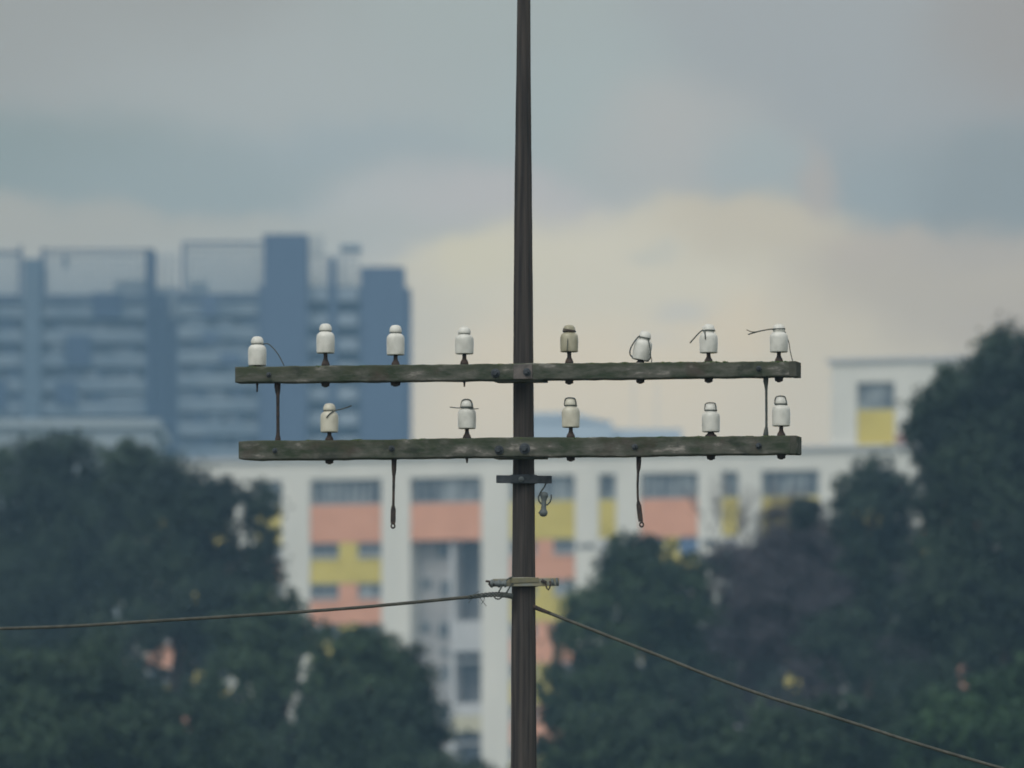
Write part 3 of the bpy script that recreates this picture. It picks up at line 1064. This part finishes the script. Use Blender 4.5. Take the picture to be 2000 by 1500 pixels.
def crossarm(rows):
    """rows: (px, ytop, ybot) along the arm"""
    mb = MB()
    R2 = random.Random(rows[0][1])
    secs = []
    n = 60
    for i in range(n + 1):
        px = rows[0][0] + (rows[-1][0] - rows[0][0]) * i / n
        for (a, b) in zip(rows, rows[1:]):
            if a[0] <= px <= b[0] + .01:
                t = (px - a[0]) / (b[0] - a[0])
                yt, yb = a[1] + (b[1] - a[1]) * t, a[2] + (b[2] - a[2]) * t
        yt += R2.uniform(-.7, .7); yb += R2.uniform(-.7, .7)
        c = 2.2
        ring = []
        f0 = [(yt, 3), (yt + c * .4, 1), (yt + c * 1.2, .2), ((yt + yb) / 2, R2.uniform(-.5, .5)), (yb - c * 1.2, .2), (yb - c * .4, 1), (yb, 3)]
        for (y, dd) in f0:
            ring.append(A(px, y, dd * S))
        for (y, dd) in ((yb, AD / S - 3), (yb - c, AD / S), (yt + c, AD / S), (yt, AD / S - 3)):
            ring.append(A(px, y, dd * S))
        secs.append(ring)
    m_ = len(secs[0])
    for r_ in secs:
        mb.v += [tuple(x) for x in r_]
    for i in range(n):
        for j in range(m_):
            a = i * m_ + j; b = i * m_ + (j + 1) % m_
            mb.f.append((a, b, b + m_, a + m_))
    mb.f.append(tuple(reversed(range(m_))))
    mb.f.append(tuple(n * m_ + j for j in range(m_)))
    return mb


def bolt(parent, px, py, r_=5.0, d=0.0, name='bolt', m='darksteel', washer=True):
    c = A(px, py, d)
    mb = MB()
    rot = an_.to_track_quat('Z', 'Y').to_matrix().to_4x4()
    mt_ = Matrix.Translation(c) @ rot
    if washer:
        mb.lathe([(r_ * 1.5 * S, -.001), (r_ * 1.5 * S, .004), (r_ * 1.3 * S, .005)], 18, mt_)
    mb.lathe([(r_ * S, .004), (r_ * S, .018), (r_ * .8 * S, .022)], 6, mt_)
    return mb.build(name, M[m], parent)


uarm = crossarm([(459, 716.5, 747.5), (630, 714, 746), (1000, 710, 742), (1100, 709, 741), (1300, 707.5, 738.5), (1555, 705.5, 735)]).build('crossarm', M['arm'], tp)
larm = crossarm([(466, 862, 896.5), (470, 860, 898), (640, 859.5, 897), (1000, 854, 892), (1200, 853.5, 891), (1557, 851, 886)]).build('crossarm', M['arm'], tp)


def moss(arm, x0, x1, ytop_fn, seed):
    """uneven moss cushions along the upper edge"""
    r_ = random.Random(seed)
    mb = MB()
    x = x0
    while x < x1:
        w = r_.uniform(14, 60)
        if r_.random() < .72:
            w = min(w, x1 - x)
            n = 8
            pp, rr_ = [], []
            for k in range(n + 1):
                t = k / n
                px = x + w * t
                pp.append(A(px, ytop_fn(px) + .9 + r_.uniform(-.3, .6), r_.uniform(1, 9) * S))
                rr_.append((.5 + 2.2 * math.sin(math.pi * t) * r_.uniform(.6, 1.1)) * S)
            mb.tube(pp, rr_, 7)
        x += w * r_.uniform(.7, 1.2)
    return mb.build('moss', M['moss'], arm, smooth=True)


moss(uarm, 480, 1540, lambda p: 716.5 - (p - 459) * .0100, 3)
moss(uarm, 1180, 1420, lambda p: 716.0 - (p - 459) * .0100, 4)
moss(larm, 480, 1540, lambda p: 861 - (p - 466) * .0092, 5)
# dark end pieces, bound at the right tips
for arm, (yt, yb), xa in ((uarm, (705.2, 735.6), 1541), (larm, (850.6, 886.8), 1543)):
    mb = MB()
    f = -.004
    x1 = 1555.8
    mb.quad_box([A(xa, yb, f), A(x1, yb, f), A(x1, yb, AD + .004), A(xa, yb, AD + .004),
                 A(xa, yt, f), A(x1, yt, f), A(x1, yt, AD + .004), A(xa, yt, AD + .004)])
    mb.build('end_band', M['arm_end'], arm, bevel=.003)
# saddle plates under the arms at the pole
for arm, yb in ((uarm, 742), (larm, 892)):
    mb = MB()
    mb.quad_box([A(963, yb + 3.6, .012), A(1060, yb + 2.6, .012), A(1060, yb + 2.6, AD + .01), A(963, yb + 3.6, AD + .01),
                 A(963, yb - 4, .012), A(1060, yb - 5, .012), A(1060, yb - 5, AD + .01), A(963, yb - 4, AD + .01)])
    mb.build('saddle_plate', M['arm_end'], arm, bevel=.002)
# front plate where the upper arm crosses the pole
mb = MB()
mb.quad_box([A(1003, 740.5, -.006), A(1040, 740, -.006), A(1040, 740, .004), A(1003, 740.5, .004),
             A(1003, 711.5, -.006), A(1040, 711, -.006), A(1040, 711, .004), A(1003, 711.5, .004)])
mb.build('front_plate', mat('warm_grey_plate', (0.17, 0.15, 0.14), (0.10, 0.095, 0.09), scale=25), uarm, bevel=.002)
for px, py, r_ in ((525, 732, 3.4), (968, 729, 6), (1030, 727, 5), (1482, 720, 3.6)):
    bolt(uarm, px, py, r_, -.007 if 1003 < px < 1040 else 0)
for px, py, r_ in ((537, 880, 3.4), (765, 876, 4), (975, 879, 6), (1025, 876, 7.2), (1240, 873, 4), (1482, 871, 4)):
    bolt(larm, px, py, r_)
# insulators -------------------------------------------------------
PROF = [(9, 3.5), (15.2, 1.5), (16.6, 0), (17.5, 1.0), (17.7, 3), (18.0, 12), (18.2, 24), (18.1, 30), (17.6, 34.0), (16.3, 37.4), (14.2, 39.8), (12.4, 41.0),
        (11.1, 42.2), (11.0, 44.0), (12.2, 45.2), (12.5, 47.0), (12.2, 50.0), (11.2, 53.4), (9.3, 56.4), (6.4, 58.2), (3.5, 58.8), (.4, 58.9)]


def smooth_prof(pr, k=3):
    out = []
    for (a, b) in zip(pr, pr[1:]):
        for i in range(k):
            t = i / k
            out.append((a[0] + (b[0] - a[0]) * t, a[1] + (b[1] - a[1]) * t))
    out.append(pr[-1])
    return out


mb = MB().lathe([(r_ * S, z * S) for r_, z in smooth_prof(PROF, 2)], 40)
proto = None
ins_me = {}


def insulator(arm, px, ytop, ybot, arm_top, arm_bot, m='porcelain', tilt=0.0, label=None, nut=8.0, tail=0.0, pinw=4.2, head=1.0):
    global proto
    d = AD * .5
    base = A(px, ybot, d)
    sc_ = (ybot - ytop) / 58.9
    if m not in ins_me:
        o = MB()
        o.v = list(mb.v); o.f = list(mb.f)
        ob = o.build('insulator', M[m], None, smooth=True)
        ins_me[m] = ob.data
        bpy.data.objects.remove(ob)
    o = bpy.data.objects.new('insulator', ins_me[m])
    COL.objects.link(o)
    o.parent = arm.parent
    o.location = base - wloc(arm.parent)
    o.rotation_euler = (0, math.radians(tilt), random.uniform(0, 6))
    if tilt:
        o.rotation_euler = (0, math.radians(tilt), 0)
    o.scale = (.985 + random.uniform(-.02, .02),) * 2 + (sc_,)
    if label:
        o['label'] = label
    # the iron pin through the arm: swelling foot, washer, nut below
    at, ab = A(px, arm_top, d), A(px, arm_bot, d)
    pin = MB()
    top = base + Vector((0, 0, 12 * S))
    pr = [(pinw * S, 0), (pinw * S * .95, .45), (pinw * S * .95, .58), (pinw * S * 1.15, .68), (pinw * S * 1.7, .80), (pinw * S * 1.95, .90), (pinw * S * 2.0, 1.0)]
    ln = max(top.z - at.z, .012)
    cpt = Vector((at.x, at.y, 0))
    prof_ = [(r_, top.z - ln * t) for r_, t in pr]
    pin.lathe([(r_, z) for r_, z in reversed(prof_)], 14, Matrix.Translation(cpt))
    # below the arm
    nutm = MB()
    nutm.lathe([(nut * .45 * S, ab.z - (9 + tail) * S), (nut * .5 * S, ab.z - 7 * S), (nut * .5 * S, ab.z - 6 * S)], 10, Matrix.Translation(cpt))
    if nut > 5:
        nutm.lathe([(nut * .8 * S, ab.z - 7.5 * S), (nut * S, ab.z - 6 * S), (nut * S, ab.z - 2 * S), (nut * 1.15 * S, ab.z - 1.6 * S), (nut * 1.15 * S, ab.z + .5 * S)], 8, Matrix.Translation(cpt))
    else:
        nutm.lathe([(nut * .5 * S, ab.z - 7.5 * S), (nut * .8 * S, ab.z + .5 * S)], 8, Matrix.Translation(cpt))
    inv = (Matrix.Translation(base) @ o.rotation_euler.to_matrix().to_4x4() @ Matrix.Diagonal((*o.scale, 1))).inverted()
    for nm_, src in (('pin', pin), ('nut', nutm)):
        pm = bpy.data.meshes.new(nm_)
        po = bpy.data.objects.new(nm_, pm)
        pm.from_pydata([tuple(inv @ Vector(p)) for p in src.v], [], src.f)
        pm.polygons.foreach_set('use_smooth', [True] * len(pm.polygons))
        pm.materials.append(M['iron'])
        po.parent = o
        COL.objects.link(po)
    return o, inv, d


def wire(ins, pts_px, r_=1.1, name='tie_wire', m='wire', dd=0.0):
    """pts_px (px, py, depth offset from insulator axis in px, towards viewer negative)"""
    o, inv, d = ins
    pts_ = [A(x, y, d + z * S) for (x, y, z) in pts_px]
    # smooth Catmull-Rom
    out = []
    P_ = [pts_[0]] + pts_ + [pts_[-1]]
    for i in range(1, len(P_) - 2):
        for k in range(6):
            t = k / 6
            a, b, c, e = P_[i - 1], P_[i], P_[i + 1], P_[i + 2]
            out.append(.5 * ((2 * b) + (c - a) * t + (2 * a - 5 * b + 4 * c - e) * t * t + (3 * b - a - 3 * c + e) * t ** 3))
    out.append(pts_[-1])
    w = MB().tube(out, r_ * S, 7)
    me = bpy.data.meshes.new(name)
    me.from_pydata([tuple(inv @ p) for p in map(Vector, w.v)], [], w.f)
    me.polygons.foreach_set('use_smooth', [True] * len(me.polygons))
    me.materials.append(M[m])
    q = bpy.data.objects.new(name, me)
    q.parent = o
    COL.objects.link(q)
    return q


def ring(ins, cx, cy, r_=10.6, tilt=0.0, thick=1.1, m='wire'):
    pts_ = []
    for k in range(17):
        an = 2 * math.pi * k / 16
        x = r_ * math.cos(an); z = r_ * math.sin(an)
        pts_.append((cx + x, cy + x * math.tan(math.radians(tilt)), z))
    return wire(ins, pts_, thick, m=m)


I = {}
I[1] = insulator(uarm, 497, 655, 713, 715, 747, nut=3.6, tail=8, pinw=4, label='lowest seated white insulator at the left end of the upper cross arm')
I[2] = insulator(uarm, 630.5, 630, 688.5, 714, 746)
I[3] = insulator(uarm, 767.5, 633, 692, 713, 744.5, nut=9.5)
I[4] = insulator(uarm, 902, 637, 690, 711, 743, nut=3.4, tail=2)
I[5] = insulator(uarm, 1107, 633, 686, 709, 740.5, 'porcelain_beige', label='beige glazed insulator just right of the pole')
I[6] = insulator(uarm, 1246, 645, 702, 708, 739, tilt=11, label='white insulator leaning to the right on the upper cross arm')
I[7] = insulator(uarm, 1379.5, 632, 688, 707, 737.5)
I[8] = insulator(uarm, 1517, 632, 686.5, 706, 736)
I[9] = insulator(larm, 638, 786, 843, 859.5, 896.5, 'porcelain_cream')
I[10] = insulator(larm, 907, 780, 836, 856, 893, nut=3.6, tail=1)
I[11] = insulator(larm, 1110, 777, 833.5, 854, 891, 'porcelain_cream')
I[12] = insulator(larm, 1384, 787, 842.5, 852.5, 888.5, pinw=6)
I[13] = insulator(larm, 1521.5, 774, 831, 851.5, 887)

ring(I[1], 497, 671); wire(I[1], [(507, 671, 3), (518, 670, 0), (530, 680, -1), (541, 695, -2), (550, 713, -2)], 1.1)
ring(I[2], 630.5, 645.5, 10.8, 0, .8)
ring(I[3], 767.5, 649, 10.8, 0, .8)
ring(I[4], 902, 651, 10.8, 0, .7)
ring(I[5], 1107, 645.5, 11.3, 0, 1.9, 'iron'); ring(I[5], 1107, 643, 11.3, 8, 1.2, 'iron')
wire(I[5], [(1098, 646, -7), (1107, 655, -14), (1108, 668, -19), (1107, 686, -19), (1107, 700, -3)], .8)
ring(I[6], 1254, 658, 11, 11, 1.1)
wire(I[6], [(1246, 655, -8), (1238, 665, -12), (1230, 680, -14), (1229, 692, -13), (1236, 699, -8), (1246, 702, -4)], 1.4)
wire(I[6], [(1262, 658, -6), (1266, 672, -12), (1269, 688, -14), (1267, 700, -10), (1258, 704, -5)], 1.1)
wire(I[6], [(1267, 690, -12), (1270, 700, -10), (1269, 708, -6)], .9)
ring(I[7], 1380, 644, 11.3, 0, 1.5)
wire(I[7], [(1370, 643, -6), (1362, 649, -6), (1352, 660, -6), (1344, 669, -6)], 1.3)
wire(I[7], [(1373, 644, -10), (1376, 652, -16), (1377, 662, -19)], 1.3)
ring(I[8], 1517, 641.5, 11.3, -4, 1.5)
wire(I[8], [(1526, 641, -6), (1505, 642, -12), (1480, 646, -8), (1458, 652, -6)], 1.3)
wire(I[8], [(1478, 646.5, -8), (1466, 647, -8), (1455, 643, -7)], .9)
wire(I[8], [(1527, 645, 8), (1534, 665, 10), (1538, 686, 8), (1543, 704, 6)], .9)
ring(I[9], 638, 801.5, 10.8, 0, 1.0)
wire(I[9], [(637, 816, -19), (643, 808, -17), (652, 801, -8), (666, 797, -4), (682, 791, -2)], 1.3)
ring(I[10], 907, 794.5, 11.5, 0, 1.5)
wire(I[10], [(875, 794, -6), (890, 796, -11), (907, 796, -13), (920, 798, -10), (931, 797, -6)], 1.0)
wire(I[10], [(896, 796, -5), (898, 784, -5), (903, 779.5, -5), (912, 779.5, -5), (917, 784, -5), (919, 796, -5)], 1.4, name='bail')
wire(I[11], [(1099, 791, -5), (1100, 780, -5), (1104, 776.5, -6), (1116, 776.5, -6), (1120, 780, -5), (1121, 791, -5)], 1.3, name='bail')
ring(I[11], 1110, 791, 11.5, 0, 1.2)
wire(I[12], [(1373, 800, -5), (1374, 789, -5), (1379, 786, -6), (1390, 786, -6), (1394, 789, -5), (1395, 800, -5)], 1.1, name='bail')
ring(I[12], 1384, 800.5, 11.5, 0, 1.1)
wire(I[13], [(1510, 788, -5), (1511, 777, -5), (1516, 773, -6), (1527, 773, -6), (1531, 777, -5), (1532, 788, -5)], 1.2, name='bail')
ring(I[13], 1521.5, 788.5, 11.5, 0, 1.2)

# tie rods between the arms and the straps below ------------------------------------------------
DM = AD * .5


def strap(pts_, name, m='iron', n=10, parent=tp):
    """(px, py, halfwidth px)"""
    return MB().tube([A(x, y, DM) for x, y, w in pts_], [w * S for x, y, w in pts_], n).build(name, M[m], parent, smooth=True)


strap([(536.5, 744, 6.2), (536.5, 755, 6.2), (537, 764, 5), (537.3, 772, 3.4), (537.3, 800, 3.3), (537.5, 835, 3.3), (537.5, 848, 4), (537.5, 855, 5.4), (537.5, 862, 6)], 'tie_rod')
strap([(1491.5, 736, 5.4), (1491.5, 744, 5), (1492, 752, 3.6), (1492.3, 760, 2.5), (1492.5, 800, 2.4), (1492.5, 832, 2.5), (1492, 838, 4), (1491.5, 846, 5.2), (1491.5, 853, 6)], 'tie_rod', 'wire')


def flat(pts_, t=3.0):
    """flat bar: (px,py,halfwidth)"""
    mb_ = MB()
    for (a, b) in zip(pts_, pts_[1:]):
        pass
    k = 0
    for (x, y, w) in pts_:
        for (sx, sd) in ((-1, -1), (1, -1), (1, 1), (-1, 1)):
            mb_.v.append(tuple(A(x + sx * w, y, DM + sd * t * S * .5)))
    for i in range(len(pts_) - 1):
        for j in range(4):
            a = 4 * i + j; b = 4 * i + (j + 1) % 4
            mb_.f.append((a, a + 4, b + 4, b))
    mb_.f.append((0, 1, 2, 3))
    e = 4 * (len(pts_) - 1)
    mb_.f.append((e + 3, e + 2, e + 1, e))
    return mb_


def hanger(pts_rod, pts_flat, hole):
    o = MB().tube([A(x, y, DM) for x, y, w in pts_rod], [w * S for x, y, w in pts_rod], 10)
    f = flat(pts_flat)
    k = len(o.v)
    o.v += f.v; o.f += [tuple(k + i for i in q) for q in f.f]
    # eye at the lower end
    hx, hy = hole
    ey = [(A(hx + 3.6 * math.cos(a), hy + 4.2 * math.sin(a), DM)) for a in [2 * math.pi * q / 14 for q in range(15)]]
    o.tube(ey, 1.7 * S, 6, cap=False)
    return o.build('hanging_brace', M['iron'], tp, smooth=False)


hanger([(764.5, 890, 5.5), (764.5, 904, 5), (764.3, 918, 4.6), (764, 930, 3), (763.5, 960, 2.6), (763, 990, 2.6)],
       [(763, 986, 2.6), (763, 994, 4.6), (762.6, 1016, 4.8), (762.4, 1021.5, 4.2)], (762.4, 1026))
hanger([(1243, 887, 5), (1243, 900, 5), (1242.5, 912, 4.3), (1241.5, 922, 2.5), (1240.5, 945, 2.2), (1240.8, 965, 2.2), (1242, 982, 2.4)],
       [(1242, 978, 2.4), (1243, 986, 4.6), (1245.5, 1008, 4.8), (1247, 1018, 4.2)], (1248.3, 1023.5))

# upper dark bracket ------------------------------------------------------------------------
pol = Vector((pole_pt.x, YP, 0))


def B(px, py, d=0.0):
    return P(px, py, YP - .075 + d)


mb_ = MB()
mb_.quad_box([B(969, 943.5), B(1078, 944.5), B(1078, 944.5, .03), B(969, 943.5, .03), B(969, 928), B(1078, 929), B(1078, 929, .03), B(969, 928, .03)])
ub = mb_.build('bracket', M['darksteel'], tp, bevel=.003)
mb_ = MB()
for sx in (-1, 1):
    pass
pc = P(1023, 936, YP)
pts_ = [(pc.x + .054 * math.cos(a), YP + .054 * math.sin(a), pc.z) for a in [math.pi * 2 * k / 24 for k in range(25)]]
for dz_ in (-.012, 0, .012):
    mb_.tube([(x, y, z + dz_) for x, y, z in pts_], .007, 6)
mb_.build('pole_band', M['darksteel'], ub, smooth=True)
c = B(1018, 936, -.002)
MB().lathe([(.012, 0), (.012, .004), (.0075, .005), (.0075, .016), (.005, .018)], 12, Matrix.Translation(c) @ Vector((0, -1, 0)).to_track_quat('Z', 'Y').to_matrix().to_4x4()).build('bolt', M['steel'], ub)

hook = thing('wire_hook', 'bent wire hook with a small grey metal spool hanging from the dark bracket', 'hook', tuple(B(1063, 944, .015)))
h = lambda x, y, z=0: B(x, y, .015 + z * S)
MB().tube([h(1067, 942), h(1063, 951), h(1056, 961), h(1051.5, 971), h(1052.5, 979), h(1057, 984), h(1062, 986, 3), h(1069, 986), h(1074, 981), h(1076.8, 973), h(1076.5, 966)], 1.5 * S, 8).build('wire_loop', M['wire'], hook, smooth=True)
rt_ = Matrix.Translation(h(1061, 1009)) @ Matrix.Rotation(math.radians(2.5), 4, 'Y')
MB().lathe([(3 * S, 0), (6 * S, 1.5 * S), (8.2 * S, 6 * S), (8 * S, 10 * S), (5.4 * S, 14 * S), (4.8 * S, 22 * S), (4.8 * S, 30 * S), (5.5 * S, 35 * S), (7.6 * S, 39 * S), (7.8 * S, 43 * S), (6 * S, 47 * S), (2 * S, 48.5 * S)], 20, rt_).build('spool', M['steel'], hook, smooth=True)
MB().tube([h(1052, 1001), h(1056, 1002), h(1062, 1002)], 2.2 * S, 7).build('cotter_pin', M['wire'], hook)

# lower pale clamp ---------------------------------------------------------------------------
mb_ = MB()
mb_.quad_box([B(962, 1146), B(1092, 1144.5), B(1092, 1144.5, .03), B(962, 1146, .03), B(962, 1130.5), B(1092, 1128.5), B(1092, 1128.5, .03), B(962, 1130.5, .03)])
cl = mb_.build('clamp', M['clamp'], tp, bevel=.003)
mb_ = MB()
mb_.quad_box([B(996, 1139, -.004), B(1052, 1137, -.004), B(1052, 1137, -.001), B(996, 1139, -.001), B(996, 1129, -.004), B(1052, 1128, -.004), B(1052, 1128, -.001), B(996, 1129, -.001)])
mb_.build('clamp_plate', mat('yellowed_plate', (0.20, 0.185, 0.11), (0.15, 0.15, 0.12), scale=20), cl, bevel=.001)
pc = P(1023, 1137, YP)
pts_ = [(pc.x + .0585 * math.cos(a), YP + .0585 * math.sin(a), pc.z) for a in [math.pi * 2 * k / 24 for k in range(25)]]
mb_ = MB()
for dz_ in (-.012, .0, .012):
    mb_.tube([(x, y, z + dz_) for x, y, z in pts_], .007, 6)
mb_.build('pole_band', M['clamp'], cl, smooth=True)
# reel and bolt at the left, small hook at the right
rx = Vector((1, 0, 0)).to_track_quat('Z', 'Y').to_matrix().to_4x4()
MB().lathe([(6 * S, 0), (8 * S, 2 * S), (8 * S, 5 * S), (5 * S, 7 * S), (5 * S, 14 * S), (8 * S, 16 * S), (8 * S, 19 * S), (5 * S, 21 * S), (5 * S, 27 * S), (7.5 * S, 29 * S), (7 * S, 32 * S)], 18, Matrix.Translation(B(957, 1140, -.014)) @ rx).build('reel', M['steel'], cl, smooth=True)
MB().tube([B(948.5, 1135, -.01), B(956, 1136, -.01), B(975, 1137, -.01)], [2.0 * S, 2.4 * S, 2.4 * S], 8).build('bolt', M['iron'], cl)
MB().tube([B(956, 1138, -.016), B(960, 1141.5, -.018), B(966, 1142, -.018)], [4.5 * S, 5.8 * S, 3.5 * S], 9).build('nut', M['iron'], cl, smooth=True)
MB().tube([B(1057, 1135, -.006), B(1063, 1136, -.01), B(1066, 1142, -.012), B(1068, 1149, -.012), B(1071, 1152.5, -.012), B(1073.5, 1148, -.012), B(1075, 1141, -.01), B(1074, 1135, -.004)], 1.5 * S, 8).build('hook', M['iron'], cl, smooth=True)
MB().tube([B(1058, 1134, -.004), B(1067, 1138, -.006)], [3.6 * S, 2.6 * S], 8).build('hook_shank', M['iron'], cl, smooth=True)
mb_ = MB()
for (a, b) in (((1078, 1130), (1081, 1144)), ((1087, 1129), (1089, 1144))):
    mb_.tube([B(*a, -.003), B(*b, -.003)], 2.4 * S, 7)
mb_.build('clamp_rib', M['steel'], cl, smooth=True)


# cables ---------------------------------------------------------------------------------------
def curve_pts(ctrl, n=8):
    P_ = [ctrl[0]] + ctrl + [ctrl[-1]]
    out = []
    for i in range(1, len(P_) - 2):
        for k in range(n):
            t = k / n
            a, b, c_, e = P_[i - 1], P_[i], P_[i + 1], P_[i + 2]
            out.append(.5 * ((2 * b) + (c_ - a) * t + (2 * a - 5 * b + 4 * c_ - e) * t * t + (3 * b - a - 3 * c_ + e) * t ** 3))
    out.append(ctrl[-1])
    return out


lc = [(-1500, 1262), (-700, 1250), (0, 1228), (150, 1222.5), (300, 1213), (450, 1204), (600, 1194), (700, 1186.5), (760, 1181), (840, 1173.5), (920, 1165.5)]
ctrl = [P(x, y, YP - .07 + (920 - x) * .0012) for x, y in lc]
cb = thing('cable', 'taut tan grey cable running left from the pale clamp on the pole', 'cable', tuple(ctrl[-1]))
MB().tube(curve_pts(ctrl), 3.4 * S, 10).build('strand', M['cable'], cb, smooth=True)
# helical dead-end grip and loose strands near the pole
mb_ = MB()
base_ = curve_pts([B(915, 1166.5), B(940, 1163), B(965, 1161), B(985, 1162), B(1001, 1165)], 12)
for ph_ in (0, 2.09, 4.19):
    pp = []
    for i, p in enumerate(base_):
        t = i / len(base_)
        rr_ = (3.0 + 1.6 * t) * S
        an = ph_ + i * .62
        pp.append(p + Vector((0, math.cos(an) * rr_, math.sin(an) * rr_)))
    mb_.tube(pp, 1.7 * S, 6)
mb_.build('grip', M['wire'], cb, smooth=True)
mb_ = MB()
mb_.tube(curve_pts([B(963, 1161), B(967, 1168, -.004), B(974, 1170, -.006), B(980, 1166, -.005), B(982, 1160)], 6), 1.5 * S, 6)
mb_.tube(curve_pts([B(972, 1160, -.008), B(977, 1151, -.02), B(984, 1140, -.022), B(992, 1131, -.016), B(1002, 1126)], 6), 1.4 * S, 6)
mb_.tube(curve_pts([B(988, 1160, -.006), B(993, 1151, -.012), B(997, 1144, -.012), B(1002, 1140)], 6), 1.5 * S, 6)
mb_.build('loop', M['wire'], cb, smooth=True)
mb_ = MB()
for (a, b, c_) in (((925, 1164), (922, 1168), (915, 1178)), ((934, 1162), (941, 1172), (950, 1184)), ((921, 1167), (930, 1158), (936, 1155)), ((944, 1160), (946, 1170), (940, 1180))):
    mb_.tube(curve_pts([B(*a), B(*b), B(*c_)], 4), .55 * S, 5)
mb_.build('loose_strand', M['wire'], cb, smooth=True)

rc = [(1040, 1184), (1048, 1187.5), (1060, 1192.5), (1100, 1208), (1200, 1247), (1300, 1286), (1400, 1325.5), (1500, 1361), (1600, 1391.5), (1700, 1423), (1800, 1455), (1960, 1502), (2200, 1572), (2900, 1765)]
ctrl = [P(x, y, YP - .02 - (x - 1040) * .0010) for x, y in rc]
cb2 = thing('cable', 'slack brown grey cable sloping down to the right from the pole', 'cable', tuple(ctrl[0]))
MB().tube(curve_pts(ctrl), 3.3 * S, 10).build('strand', M['cable'], cb2, smooth=True)
MB().tube([ctrl[0], ctrl[1], ctrl[2], P(1075, 1198, YP - .055)], [4.6 * S, 4.4 * S, 4.0 * S, 3.3 * S], 10).build('sleeve', M['iron'], cb2, smooth=True)
